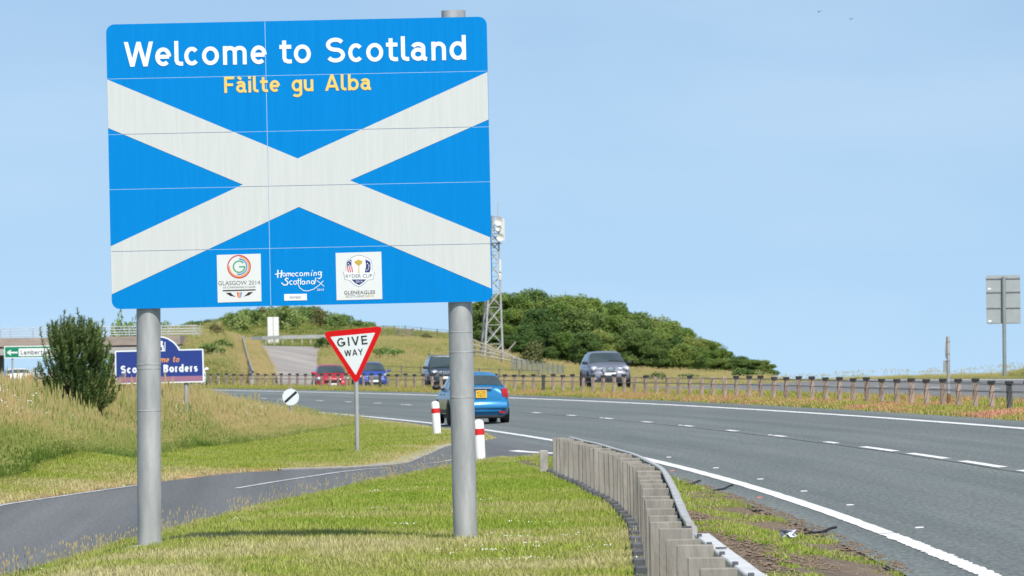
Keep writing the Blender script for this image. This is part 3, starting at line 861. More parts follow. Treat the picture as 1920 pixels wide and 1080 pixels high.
WID = {'W': 1.16, 'e': .63, 'l': .33, 'c': .60, 'o': .68, 'm': .95, 't': .47, 'S': .75, 'a': .63, 'à': .63, 'n': .58, 'd': .66, 'F': .62, 'i': .19, 'g': .64,
       'u': .58, 'A': .86, 'b': .66, 'G': .80, 'I': .19, 'V': .82, 'E': .60, 'Y': .82, 's': .54, 'h': .58, 'r': .40, 'B': .68, 'L': .55, 'w': .9, ' ': .50}

def ribbon(pts, s, closed):
    """left and right outlines of a stroke"""
    n = len(pts); L_ = []; R_ = []
    P2 = [Vector((p[0], p[1])) for p in pts]
    for i in range(n):
        if closed: a, b = P2[i - 1], P2[(i + 1) % n]
        else: a, b = P2[max(0, i - 1)], P2[min(n - 1, i + 1)]
        d0 = (P2[i] - a) if (P2[i] - a).length > 1e-9 else (b - P2[i])
        d1 = (b - P2[i]) if (b - P2[i]).length > 1e-9 else d0
        d0 = d0.normalized(); d1 = d1.normalized()
        n0 = Vector((-d0.y, d0.x)); n1 = Vector((-d1.y, d1.x))
        k = n0 + n1
        if k.length < 1e-6: k = n0
        k = k.normalized(); mit = min(1 / max(.2, k.dot(n1)), 2.2)
        L_.append(P2[i] + k * s / 2 * mit); R_.append(P2[i] - k * s / 2 * mit)
    return L_, R_

class Frame:
    def __init__(self, o, r, u):
        self.o = Vector(o); self.r = Vector(r).normalized(); n = self.r.cross(Vector(u)).normalized()
        self.u = n.cross(self.r).normalized(); self.n = n         # n points to the viewer's side when r is right and u is up
    def __call__(self, a, b, n=0.0):
        return self.o + self.r * a + self.u * b + self.n * n

def strokes(mb, fr, strs, s, ox=0.0, oy=0.0, n0=.003, shear=0.0):
    for k, (pts, closed) in enumerate(strs):
        if closed == 'poly':
            mb.poly([fr(ox + a + shear * b, oy + b, n0 + k * .0005) for a, b in pts]); continue
        L_, R_ = ribbon(pts, s, closed); q = n0 + k * .0005
        vs = []
        for a, b in zip(L_, R_):
            for p in (a, b): vs.append(fr(ox + p.x + shear * p.y, oy + p.y, q))
        m_ = len(pts); fs = [(2 * i, 2 * i + 1, 2 * i + 3, 2 * i + 2) for i in range(m_ - 1)]
        if closed: fs.append((2 * m_ - 2, 2 * m_ - 1, 1, 0))
        mb.add(vs, fs)

def letter(m_, par, fr, strs, s, ox, oy, n0, shear=0.0):
    mb = MB(); strokes(mb, fr, strs, s, ox, oy, n0, shear)
    return mb.build('letter', m_, par, normals=False)

def text(m_, par, fr, string, x0, x1, y, cap, pen, xr=.73, gap=.13, n0=.003, shear=0.0):
    adv = []; tot = 0
    for ch in string:
        adv.append(tot); tot += WID[ch] + gap
    tot -= gap
    k = (x1 - x0) / tot
    for ch, a in zip(string, adv):
        if ch != ' ': letter(m_, par, fr, glyph(ch, WID[ch] * k, cap * xr, cap, pen), pen, x0 + a * k, y, n0, shear)

def font_text(name, string, m, parent, fr, x0, x1, y, h, n0=.003, shear=0.0, bold=0.0):
    """small print in the built-in typeface, fitted into x0..x1 with letters h high"""
    cu = bpy.data.curves.new(name, 'FONT'); cu.body = string; cu.shear = shear; cu.offset = bold
    cu.resolution_u = 3
    ob = bpy.data.objects.new(name, cu); COL.objects.link(ob)
    bpy.context.view_layer.update()
    me0 = ob.evaluated_get(bpy.context.evaluated_depsgraph_get()).to_mesh()
    co = [(v.co.x, v.co.y) for v in me0.vertices]; fs = [tuple(p.vertices) for p in me0.polygons]
    ob.evaluated_get(bpy.context.evaluated_depsgraph_get()).to_mesh_clear()
    bpy.data.objects.remove(ob); bpy.data.curves.remove(cu)
    xs = [c[0] for c in co]; ys = [c[1] for c in co]
    sx = (x1 - x0) / (max(xs) - min(xs)); sy = h / (max(ys) - min(ys))
    mb = MB(); mb.add([fr(x0 + (a - min(xs)) * sx, y + (b - min(ys)) * sy, n0) for a, b in co], fs)
    return mb.build(name, m, parent)

def rrect(x0, y0, x1, y1, r, n=5):
    rs = r if isinstance(r, (list, tuple)) else [r] * 4      # bl, br, tr, tl
    out = []
    for (cx, cy, a0, q) in ((x0, y0, 180, 0), (x1, y0, 270, 1), (x1, y1, 0, 2), (x0, y1, 90, 3)):
        rr = rs[q]
        sx = 1 if q in (0, 3) else -1; sy = 1 if q in (0, 1) else -1
        if rr <= 0: out.append((cx, cy)); continue
        out += [(cx + sx * rr + rr * math.cos(R(a0 + 90 * i / n)), cy + sy * rr + rr * math.sin(R(a0 + 90 * i / n))) for i in range(n + 1)]
    return out

def clip(poly, rect):
    """convex polygon against a rectangle"""
    x0, y0, x1, y1 = rect
    def cut(ps, f, g):
        out = []
        for i in range(len(ps)):
            a, b = ps[i - 1], ps[i]; fa, fb = f(a), f(b)
            if (fa >= 0) != (fb >= 0):
                k = fa / (fa - fb); out.append((a[0] + (b[0] - a[0]) * k, a[1] + (b[1] - a[1]) * k))
            if fb >= 0: out.append(b)
        return out
    for f in (lambda p: p[0] - x0, lambda p: x1 - p[0], lambda p: p[1] - y0, lambda p: y1 - p[1]):
        if poly: poly = cut(poly, f, None)
    return poly

def sign_frame(px, py, px2, py2, d):
    """frame whose origin is the point seen at (px, py) and whose right axis runs to (px2, py2); returns it and metres per pixel"""
    a = P(px, py, d); b = P(px2, py2, d)
    r = (b - a); fr = Frame(a, r, C3 @ Vector((0, 1, 0)) - (C3 @ Vector((0, 1, 0))).dot(r.normalized()) * r.normalized())
    return fr, d / F

steel_m = mat('galvanised_steel', (.345, .36, .36), rough=.55, metal=.25, var=.16, scale=9, detail=8, bump=.06, bscale=40, col2=(.49, .49, .475), stretch=(1, 1, .22))
dull_m = mat('dull_steel', (.30, .31, .31), rough=.6, metal=.2, var=.2, scale=9)
black_m = mat('black_print', (.012, .013, .014), rough=.5, var=.1)
white_print = mat('white_print', (.76, .79, .80), rough=.45, var=.02)
alu_m = mat('aluminium_back', (.33, .36, .36), rough=.65, metal=.1, var=.06, scale=4)

# ------------------------------------------------------------------ the big welcome sign
DS = 50.5
fr, MPP = sign_frame(198.5, 46, 912.5, 31, DS)
def S(px, py):
    v = P(px, py, DS) - fr.o
    return (v.dot(fr.r), v.dot(fr.u))
SW = S(912.5, 31)[0]; SH = -S(206, 580)[1]
base = gp(P(280, 1018, DS).x, DS)
root = empty('welcome_sign', (float(P(575, 1000, DS).x), DS + .17, float(gz(P(575, 1000, DS).x, DS + .17))), 'large blue and white welcome sign with a white diagonal cross on two thick grey poles', 'road sign')
blue_m = mat('sign_blue', (.0, .205, .56), rough=.6, var=.05, scale=2.5, stretch=(14, 1, .6), col2=(.0, .218, .59), spec=.08)
cross_m = mat('sign_white', (.55, .575, .555), rough=.6, var=.02, scale=3, stretch=(16, 1, .8), col2=(.585, .605, .58), spec=.2)
joint_m = mat('sign_backing', (.42, .60, .75), rough=.5, var=.05)
letter_m = mat('sign_letter_white', (.78, .82, .86), rough=.45, var=.02)
yellow_m = mat('sign_letter_yellow', (.78, .55, .13), rough=.5, var=.04)
# backing, panels
mb = MB(); mb.prism(fr, rrect(.01, -SH + .01, SW - .01, -.01, .065), -.0012, -.035)
mb.build('backing', joint_m, root)
ys = [0, S(556, 140.5)[1], S(556, 245)[1], S(556, 348)[1], S(556, 464.5)[1], -SH]
xs = [0, S(502, 300)[0], SW]
G = .0022
rects = []
for i in range(5):
    for j in range(2):
        x0, x1 = xs[j] + (G if j else 0), xs[j + 1] - (0 if j else G)
        y1, y0 = ys[i] - (G if i else 0), ys[i + 1] + (0 if i == 4 else G)
        r4 = [0, 0, 0, 0]
        if i == 0: r4[3 if j == 0 else 2] = .075
        if i == 4: r4[0 if j == 0 else 1] = .075
        if i == 4: r4[3 if j == 0 else 2] = .03
        mb = MB(); mb.prism(fr, rrect(x0, y0, x1, y1, r4), 0.0, -.009 - .001 * (i % 2))
        mb.build('panel', blue_m, root)
        rects.append((x0, y0, x1, y1))
cr = [[(199, 149), (558, 297), (455, 346), (200, 240)], [(558, 297), (914, 135), (916, 224), (656, 338)], [(656, 338), (919, 445), (921, 541), (560, 388)], [(560, 388), (206, 552), (205, 462), (455, 346)], [(558, 297), (656, 338), (560, 388), (455, 346)]]
mb = MB()
for q in cr:
    pl = [S(*p) for p in q]
    pl = [(min(max(a, .001), SW - .001), b) for a, b in pl]
    for rc in rects:
        c_ = clip(pl, rc)
        if len(c_) >= 3: mb.poly([fr(a, b, .0025) for a, b in c_])
mb.build('saltire', cross_m, root, normals=False)
# letters
mb = MB()
pen = 7.5 * MPP; cap = 46.5 * MPP
y0 = S(260, 124.9)[1]
ext = [('W', 232.6, 287.2), ('e', 291, 320.8), ('l', 327, 343), ('c', 345.4, 374), ('o', 378.7, 410.4), ('m', 418, 462.3), ('e', 470, 500), ('t', 524, 546.8), ('o', 551, 582.8), ('S', 611.3, 646.8), ('c', 653, 682), ('o', 686.7, 718.5), ('t', 724, 746), ('l', 752, 767), ('a', 770.5, 800.5), ('n', 809, 836.2), ('d', 843, 873.8)]
for ch, a, b in ext:
    xa = S(a, 100)[0]; xb = S(b, 100)[0]
    letter(letter_m, root, fr, glyph(ch, xb - xa, 35.0 * MPP, cap, pen), pen, xa, y0, .004)
text(yellow_m, root, fr, 'Fàilte gu Alba', S(420.5, 170)[0], S(695.5, 170)[0], S(430, 174.2)[1], 30.5 * MPP, 5.1 * MPP, gap=.11, n0=.004)

def disc_ring(mb, cx, cy, r0, r1, a0, a1, n0, n=28):
    vs = []
    for i in range(n + 1):
        a = R(a0 + (a1 - a0) * i / n)
        for r_ in (r0, r1): vs.append(fr(cx + r_ * math.cos(a), cy + r_ * math.sin(a), n0))
    mb.add(vs, [(2 * i, 2 * i + 1, 2 * i + 3, 2 * i + 2) for i in range(n)])
def flat(name, m, polys, parent, n0):
    mb = MB()
    for k, p in enumerate(polys): mb.poly([fr(*S(*q), n0 + .0002 * k) for q in p])
    return mb.build(name, m, parent, normals=False)

plate_m = mat('sticker_white', (.66, .68, .66), rough=.5, var=.03)
ink = mat('ink_grey', (.10, .10, .10), rough=.6, var=.1); navy = mat('ink_navy', (.03, .04, .16), rough=.5, var=.1)
red_i = mat('ink_red', (.55, .06, .07), rough=.5, var=.05); orange_i = mat('ink_orange', (.72, .30, .10), rough=.5, var=.05); green_i = mat('ink_green', (.06, .34, .16), rough=.5, var=.05)
lightblue_i = mat('ink_blue', (.05, .22, .50), rough=.5, var=.05); gold_i = mat('ink_gold', (.55, .38, .06), rough=.4, var=.15)
# left sticker: ringed G
st = flat('games_sticker', plate_m, [[(406, 478), (488.5, 475.5), (490, 565), (408, 567.5)]], root, .0035)
cx, cy = S(448, 500)
for (a, b, a0, a1, m_, nn) in ((20, 22.3, 0, 360, red_i, .0045), (17, 19.6, -185, 85, orange_i, .0045), (13.3, 15.6, -105, 88, lightblue_i, .0045), (9.3, 11.9, 40, 362, green_i, .0045)):
    mb = MB(); disc_ring(mb, cx, cy, a * MPP, b * MPP, a0, a1, nn); mb.build('ring', m_, st, normals=False)
flat('ring_bar', green_i, [[(448, 499), (459, 498.7), (459, 501.3), (448, 501.6)]], st, .0045)
def sfont(name, s, m_, par, px0, px1, py, hpx, **kw): return font_text(name, s, m_, par, fr, S(px0, py)[0], S(px1, py)[0], S(px0, py)[1], hpx * MPP, n0=.0045, **kw)
sfont('lettering', 'GLASGOW 2014', ink, st, 409, 487.5, 535.2, 8.0)
sfont('lettering', 'XX COMMONWEALTH GAMES', ink, st, 418, 479, 541, 3.4)
flat('emblem_bar', black_m, [[(417.5, 544), (479, 542.3), (479, 544.6), (417.5, 546.3)], [(423, 549), (432, 548.6), (436, 553), (441.5, 556.5), (431, 554.6)], [(474.5, 547.4), (465.5, 547.9), (462, 551.8), (456.5, 556), (467, 553.4)]], st, .0045)
flat('emblem_stripe', red_i, [[(443.5, 548), (446.2, 548), (447.4, 558), (446, 558)]], st, .0045)
flat('emblem_stripe', orange_i, [[(446.8, 548), (450.2, 548), (449.8, 559), (447.9, 559)]], st, .0045)
flat('emblem_stripe', lightblue_i, [[(450.8, 548), (453.6, 548), (451.6, 558), (450.3, 558)]], st, .0045)
# middle: hand written words
mb = MB(); mb2 = MB()
def script(mb, pts, w): strokes(mb, fr, [([S(*p) for p in pts], False)], w * MPP, n0=.0035 + .0002 * (len(mb.f) % 7))
script(mb, [(521, 506), (520.5, 521)], 2.2); script(mb, [(528, 506.5), (526.5, 521)], 2.2); script(mb, [(515.5, 514.5), (530, 511.5)], 1.8)
def loop(cx_, cy_, rx, ry, a0=0, a1=360, w=1.5): script(mb, [(cx_ + rx * math.cos(R(a0 + (a1 - a0) * i / 10)), cy_ - ry * math.sin(R(a0 + (a1 - a0) * i / 10))) for i in range(11)], w)
loop(532.5, 515, 2.6, 3); 
script(mb, [(537, 518.5), (538, 512), (541, 512), (541, 518), (542, 512.5), (545, 512), (545, 518)], 1.5)
loop(549.5, 515, 2.6, 3, 0, 320); loop(557, 514.5, 3, 3.2, 50, 310); loop(564.5, 514.2, 2.8, 3.2)
script(mb, [(570, 518), (571, 511.5), (574, 511.5), (574.3, 517.5), (575.5, 512), (578.5, 511.5), (579, 517.5)], 1.5)
script(mb, [(584, 511), (583.5, 517.5)], 1.6); script(mb, [(585.5, 506.5), (585.2, 508.6)], 1.6)
script(mb, [(588, 517.5), (589, 511), (592.5, 511), (593, 517)], 1.5); loop(599, 512.5, 2.8, 3); script(mb, [(602.5, 509), (602, 519), (599, 522.5), (595.5, 521.5)], 1.7)
script(mb, [(540.5, 523), (536.5, 521.5), (534.5, 524.5), (540, 529.5), (538, 534), (532, 534.5), (527.5, 530)], 2.0)
loop(546, 530, 3, 3.6, 50, 310); loop(553, 530, 2.8, 3.4); script(mb, [(559.5, 522), (558.5, 533.5)], 1.6); script(mb, [(555.5, 526.5), (562, 525.5)], 1.3); script(mb, [(564, 521.5), (563, 534)], 1.6)
loop(568.5, 530, 2.6, 3.2); script(mb, [(571.5, 527), (571.3, 533)], 1.4); script(mb, [(575, 533), (575.8, 527), (579.5, 526.5), (580, 532.5)], 1.5); loop(586, 529.5, 2.8, 3.2); script(mb, [(592, 520.5), (589.5, 532.8)], 1.6)
script(mb, [(558.5, 533), (562, 540), (569, 545), (578, 545.5), (588, 542), (598, 535), (606, 526.5)], 1.2); script(mb, [(593.5, 526), (600, 530.5), (607.5, 537)], 1.1)
mb.build('homecoming_lettering', letter_m, root, normals=False)
sfont('lettering', '2014', letter_m, root, 594, 607, 545.5, 4.2)
pl = flat('name_plate', white_print, [[(532.5, 551.5), (575, 550.8), (575.3, 563), (532.8, 563.8)]], root, .0035)
sfont('lettering', 'RAWHEAD', ink, pl, 543, 564.5, 560.3, 5.0)
# right sticker: shield with cup
st = flat('cup_sticker', plate_m, [[(629, 474.2), (714.8, 471.8), (716.8, 560.8), (631, 563)]], root, .0035)
def K(q): return [(620 + a / 10.28, 465 + b / 10.28) for a, b in q]
shield = K([(540, 130), (620, 150), (720, 190), (785, 240), (805, 330), (800, 450), (850, 460), (820, 610), (720, 620), (640, 700), (540, 755), (440, 705), (360, 625), (265, 610), (240, 460), (290, 450), (290, 330), (310, 250), (380, 190), (460, 150)])
mid = lambda q, k_: [(675 + (a - 675) * k_, 507.8 + (b - 507.8) * k_) for a, b in q]
flat('shield_outline', mat('ink_pale', (.30, .32, .38), var=.05), [shield], st, .0042)
flat('shield', white_print, [mid(shield, .955)], st, .0048)
n5 = .0054
def flat5(nm, m_, q, nn=n5): return flat(nm, m_, [K(q)], st, nn)
flat5('flag_field', navy, [(315, 270), (400, 215), (400, 345), (312, 345)]); flat5('flag_field', navy, [(668, 215), (765, 270), (770, 400), (750, 470), (655, 470), (680, 350)])
for xx in (312, 352, 392): flat5('flag_stripe', red_i, [(xx, 350), (xx + 22, 350), (xx + 40, 470), (xx + 18, 470)])
flat5('shield_base', navy, [(400, 605), (685, 605), (620, 670), (542, 715), (460, 670)])
flat5('cup', gold_i, [(455, 250), (520, 235), (540, 215), (560, 235), (615, 250), (600, 300), (560, 330), (548, 350), (552, 455), (575, 475), (510, 475), (532, 455), (534, 350), (515, 330), (470, 300)])
for (a, b) in ((340, 300), (365, 330), (375, 260), (705, 300), (735, 330), (735, 365), (725, 405), (695, 430)):
    q = K([(a, b - 14), (a + 12, b), (a, b + 14), (a - 12, b)]); mb = MB(); mb.poly([fr(*S(*p), .006) for p in q]); mb.build('flag_star', white_print, st, normals=False)
def kf(s, m_, a0, a1, b_, hh, nn=.006): return font_text('lettering', s, m_, st, fr, S(620 + a0 / 10.28, 520)[0], S(620 + a1 / 10.28, 520)[0], S(620 + (a0 + a1) / 20.56, 465 + b_ / 10.28)[1], hh / 10.28 * MPP, n0=nn)
kf('RYDER CUP', ink, 290, 800, 572, 68); kf('2014', white_print, 480, 610, 665, 38); kf('GLENEAGLES', ink, 250, 850, 888, 68); kf('SCOTLAND', mat('ink_mid', (.32, .32, .30), var=.05), 285, 645, 948, 44); kf('2014', gold_i, 665, 820, 942, 44)
# poles
for (tx, ty, bx, by) in ((276, 60, 280, 1022), (850, 20, 873, 1002)):
    mb = MB(); bt = P(bx, by, DS + .17); gzz = float(gz(bt.x, bt.y))
    tp = P(tx, ty, DS + .17); tp.x = bt.x + (P(tx, ty, DS + .17).x - bt.x) * 1.0
    b0 = Vector((bt.x, DS + .17, gzz - .15))
    tp.y = DS + .17
    mb.tube([b0, b0.lerp(tp, .5), tp], .109, 32)
    po = mb.build('pole', steel_m, root, smooth=True)
    for k_ in ((683, 691, 770) if bx < 500 else (622, 660, 745)):
        q = (P(bx, k_, DS).z - b0.z) / (tp.z - b0.z); c_ = b0.lerp(tp, q)
        mb = MB(); mb.lathe([(.109, -.006), (.1115, -.005), (.1115, .005), (.109, .006)], c_, 28); mb.build('strap', mat('strap_steel', (.5, .52, .52), rough=.35, metal=.6, var=.1) if False else steel_m, po)
    for k_ in (.62, .75, .88, .965):
        mb = MB(); mb.box(b0.lerp(tp, k_) + Vector((0, -.11, 0)), (.26, .05, .05)); mb.build('clamp', dull_m, po)
    mb = MB(); mb.lathe([(.24, -.02), (.20, .03), (.12, .045)], Vector((bt.x, DS + .17, gzz)), 14); mb.build('footing', mat('earth', (.10, .085, .06), rough=1, var=.4, scale=12) if False else kerb_m, po) if bx < 500 else None

# ------------------------------------------------------------------ purple and blue region sign
DB = 138.0
fr, MPP = sign_frame(218, 721, 383, 717, DB)
def S(px, py):
    v = P(px, py, DB) - fr.o
    return (v.dot(fr.r), v.dot(fr.u))
bx = P(300, 800, DB).x
root = empty('region_sign', gp(bx, DB + .08), 'dark blue arched sign with a mauve strip, partly hidden by the left pole', 'road sign')
navy_m = mat('sign_navy', (.016, .042, .225), rough=.45, var=.05)
mauve_m = mat('sign_mauve', (.33, .15, .235), rough=.5, var=.06)
outl = [(217, 720.5), (381.5, 716.7), (383, 715), (381.5, 656), (379.5, 653.8), (337, 654.8), (333, 648), (326, 640.5), (316, 634), (307, 631), (297, 630), (287, 631.5), (277, 635), (268, 641), (262, 648), (258, 656.6), (217, 657.5), (215.3, 659.5), (216, 719)]
cx_, cy_ = 299, 682
def inset(pts, k):
    """move an outline inwards by k pixels"""
    n = len(pts); out = []
    for i in range(n):
        a, b, c_ = Vector(pts[i - 1]), Vector(pts[i]), Vector(pts[(i + 1) % n])
        d0 = (b - a).normalized(); d1 = (c_ - b).normalized()
        n0 = Vector((d0.y, -d0.x)); n1 = Vector((d1.y, -d1.x)); v = n0 + n1
        v = v.normalized() / max(.4, (v.normalized()).dot(n1)); out.append((b.x + v.x * k, b.y + v.y * k))
    return out
inn = inset(outl, 2.6)
if sum(abs(a - cx_) for a, b in inn) > sum(abs(a - cx_) for a, b in outl): inn = inset(outl, -2.6)
mb = MB(); mb.prism(fr, [S(*p) for p in outl], 0, -.04); mb.build('border_panel', white_print, root)
def low_clip(pts, f, sgn):
    out = []
    for i in range(len(pts)):
        a, b = pts[i - 1], pts[i]; fa, fb = sgn * (a[1] - f(a[0])), sgn * (b[1] - f(b[0]))
        if (fa >= 0) != (fb >= 0):
            k = fa / (fa - fb); out.append((a[0] + (b[0] - a[0]) * k, a[1] + (b[1] - a[1]) * k))
        if fb >= 0: out.append(b)
    return out
ln = lambda x: 707.8 - (x - 218) * .0205
mb = MB(); mb.poly([fr(*S(*p), .003) for p in low_clip(inn, ln, -1)]); mb.build('navy_face', navy_m, root, normals=False)
mb = MB(); mb.poly([fr(*S(*p), .003) for p in low_clip(inn, ln, 1)]); mb.build('mauve_strip', mauve_m, root, normals=False)
text(white_print, root, fr, 'Scottish Borders', S(226.3, 690)[0], S(370.6, 690)[0], S(228, 700.2)[1], 14.6 * MPP, 3.3 * MPP, xr=.72, gap=.14, n0=.005)
orange_m = mat('sign_orange', (.80, .33, .05), rough=.5, var=.05)
text(orange_m, root, fr, 'Welcome to', S(262, 678)[0], S(335.5, 678)[0], S(262, 680.5)[1], 11.5 * MPP, 1.7 * MPP, xr=.66, gap=.12, n0=.005, shear=.22)
mb = MB()
for k_, q in enumerate(([(288, 656), (288.5, 650), (292, 646), (297, 641), (301, 639.5), (304.5, 639), (306, 642.5), (304, 645), (306.5, 648), (308, 657), (304.5, 657), (303.5, 651), (300, 649.5), (296, 652), (294, 657)], [(289, 657.2), (310, 656.8), (310, 658.6), (289, 659)], [(308.6, 641), (310, 641), (310, 656.6), (308.6, 656.6)])):
    mb.poly([fr(*S(*p), .005 + .0005 * k_) for p in q])
mb.build('horse_emblem', white_print, root, normals=False)
for q in (248, 348.5):
    a = P(q, 690, DB + .1); g0 = gp(a.x, DB + .1)
    mb = MB(); mb.tube([g0 - Vector((0, 0, .1)), Vector((a.x, DB + .1, P(q, 660, DB + .1).z))], .057, 14); mb.build('post', steel_m, root, smooth=True)

# ------------------------------------------------------------------ give way sign
DG = 119.0
fr, MPP = sign_frame(609, 625, 714, 614.5, DG)
def S(px, py):
    v = P(px, py, DG) - fr.o
    return (v.dot(fr.r), v.dot(fr.u))
gx = P(669.5, 830, DG).x
root = empty('give_way_sign', gp(gx, DG + .06), 'red edged white triangular give way sign tilted on a thin grey post', 'road sign')
def rtri(c3, r):
    out = []
    for i in range(3):
        a, b, c_ = Vector(c3[i - 1]), Vector(c3[i]), Vector(c3[(i + 1) % 3])
        d0 = (a - b).normalized(); d1 = (c_ - b).normalized()
        p0, p1 = b + d0 * r, b + d1 * r
        for k in range(7):
            t = k / 6; out.append(tuple(((1 - t) ** 2) * p0 + 2 * t * (1 - t) * b + t * t * p1))
    return out
A_, B_, C_ = (604.5, 622.5), (719, 611.5), (667.8, 722)
red_m = mat('sign_red', (.56, .006, .008), rough=.5, var=.06, spec=.15)
mb = MB(); mb.prism(fr, [S(*p) for p in rtri((A_, B_, C_), 13)], 0, -.02); mb.build('red_triangle', red_m, root)
mb = MB(); mb.poly([fr(*S(*p), .003) for p in rtri(((619.3, 631.7), (703.5, 623.6), (667, 703.5)), 2)]); mb.build('white_triangle', mat('give_way_white', (.63, .67, .66), rough=.45, var=.03), root, normals=False)
mb = MB()
# two lines of capitals
for ch, a, b, yb in (('G', 632.8, 648.2, 650.6), ('I', 653.4, 655.8, 649.3), ('V', 660.0, 674.5, 648.2), ('E', 678.4, 689.6, 646.6)):
    xa, ya = S(a, yb); xb = S(b, yb)[0]
    letter(black_m, root, fr, glyph(ch, xb - xa, 12 * MPP, 16.6 * MPP, 2.9 * MPP), 2.9 * MPP, xa, S(640, 650.2)[1], .005)
text(black_m, root, fr, 'WAY', S(646, 665)[0], S(681.3, 665)[0], S(650, 668.2)[1], 11.6 * MPP, 2.0 * MPP, gap=.14, n0=.005)
tp = P(667.0, 618, DG + .06); tp.y = DG + .06
mb = MB(); mb.tube([gp(gx, DG + .06, -.1), tp], .045, 14); mb.build('post', steel_m, root, smooth=True)
for q in (640, 690):
    mb = MB(); mb.box(P(667.6, q, DG + .04), (.30, .05, .045)); mb.build('clamp', dull_m, root)

# ------------------------------------------------------------------ red banded bollards
boll_m = mat('bollard_white', (.80, .79, .76), rough=.5, var=.05, scale=8)
band_m = mat('bollard_red', (.66, .02, .02), rough=.4, var=.05)
for i, (px, d_, hh, lean, lab) in enumerate(((819.5, 134.5, .83, .05, 'white bollard with a red band standing alone left of the right sign pole'), (900, 104.5, .80, .035, 'white bollard with a red band partly hidden by the right sign pole'))):
    bx = P(px, 800, d_).x
    r_ = empty('marker_bollard', gp(bx, d_), lab, 'bollard', 'bollards at the mouth of the side road')
    r_.rotation_euler = (0, -lean, 0)
    mb = MB(); rr = .1 if i == 0 else .098
    mb.lathe([(rr, -.06), (rr, hh - .08), (rr * .86, hh - .035), (rr * .5, hh - .008), (0.0, hh)], (0, 0, 0), 24); mb.build('body', boll_m, r_, world=False, smooth=True)
    mb = MB(); mb.lathe([(rr + .003, hh - .29), (rr + .003, hh - .175)], (0, 0, 0), 24); mb.build('band', band_m, r_, world=False, smooth=True)

# ------------------------------------------------------------------ round speed limit end sign
DN = 168.0
fr, MPP = sign_frame(529.5, 744, 560.5, 744, DN)
cN = P(545, 744.5, DN); root = empty('end_of_limit_sign', gp(cN.x, DN + .05), 'round white sign with a black diagonal bar low in the meadow grass', 'road sign')
fr = Frame(cN, fr.r, fr.u)
mb = MB(); mb.prism(fr, arc(0, 0, .25, .25, 0, 360, 32)[:-1], 0, -.02); mb.build('disc', mat('round_sign_white', (.68, .73, .76), rough=.4, var=.03), root)
mb = MB(); ang = R(42); ca, sa = math.cos(ang), math.sin(ang); w_ = .038
q = [(-.235, -w_), (.235, -w_), (.235, w_), (-.235, w_)]; mb.poly([fr(a * ca - b * sa, a * sa + b * ca, .003) for a, b in q]); mb.build('diagonal_bar', black_m, root, normals=False)
mb = MB(); mb.tube([gp(cN.x, DN + .05, -.1), Vector((cN.x, DN + .05, cN.z + .31))], .038, 12); mb.build('post', dull_m, root, smooth=True)

# ------------------------------------------------------------------ green direction sign
DL = 285.0
fr, MPP = sign_frame(8, 672, 112, 670.5, DL)
def S(px, py):
    v = P(px, py, DL) - fr.o
    return (v.dot(fr.r), v.dot(fr.u))
lx = P(60, 700, DL).x
root = empty('direction_sign', gp(lx, DL + .1), 'green and white direction sign with a left arrow behind the pine bush', 'road sign')
green_m = mat('sign_green', (.0, .21, .105), rough=.45, var=.05)
w_, h_ = S(112, 649)[0], S(9, 649)[1]
mb = MB(); mb.prism(fr, rrect(0, 0, w_, h_, .06), 0, -.04); mb.build('border_panel', white_print, root)
mb = MB(); mb.poly([fr(a, b, .003) for a, b in rrect(.04, .045, w_ - .04, h_ - .045, .04)]); mb.build('green_face', green_m, root, normals=False)
mb = MB(); mb.poly([fr(a, b, .006) for a, b in rrect(S(35, 660)[0], .10, w_ - .10, h_ - .13, .03)]); mb.build('name_panel', white_print, root, normals=False)
mb = MB(); mb.poly([fr(*S(*p), .006) for p in [(12.5, 661), (19.5, 656), (21.5, 656), (18.6, 659.6), (33, 659.5), (33, 662.4), (18.6, 662.6), (21.5, 666), (19.5, 666)]]); mb.build('arrow', white_print, root, normals=False)
text(black_m, root, fr, 'Lamberton', S(39, 665)[0], S(92, 665)[0], S(39, 665.3)[1], 8.6 * MPP, 1.25 * MPP, gap=.14, n0=.009)
for q in (23.5, 98):
    a = P(q, 690, DL + .1); mb = MB(); mb.tube([gp(a.x, DL + .1, -.1), Vector((a.x, DL + .1, P(q, 652, DL).z))], .05, 12); mb.build('post', steel_m, root, smooth=True)

# ------------------------------------------------------------------ sign seen from behind, right
DK = 186.0
fr, MPP = sign_frame(1850, 607.5, 1914, 606.5, DK)
def S(px, py):
    v = P(px, py, DK) - fr.o
    return (v.dot(fr.r), v.dot(fr.u))
kx = P(1883, 700, DK).x
root = empty('roadside_sign', gp(kx, DK - .1), 'tall rectangular road sign seen from its grey back on a single post', 'road sign')
w_, h_ = S(1914, 607)[0], S(1849, 516.5)[1]
mb = MB(); mb.prism(fr, rrect(0, 0, w_, h_, .05), 0, -.03); mb.build('panel', alu_m, root)
for q in (521.5, 547, 576.5, 606):
    yy = S(1880, q)[1]; yy = max(yy, .03); mb = MB(); mb.prism(fr, [(.0, yy - .022), (w_, yy - .022), (w_, yy + .022), (.0, yy + .022)], .03, .0); mb.build('rail', dull_m, root)
for (a, b) in ((1855, 541.5), (1856, 602)):
    mb = MB(); mb.poly([fr(*S(a + i, b + j), .004) for i, j in ((-3, 1.6), (3, 1.6), (3, -1.6), (-3, -1.6))]); mb.build('sticker', white_print, root, normals=False)
mb = MB(); tp = P(1882, 519, DK - .1); mb.tube([gp(kx, DK - .1, -.2), Vector((tp.x, DK - .1, tp.z))], .062, 16); mb.build('post', mat('green_grey_post', (.25, .28, .28), rough=.55, metal=.2, var=.08), root, smooth=True)

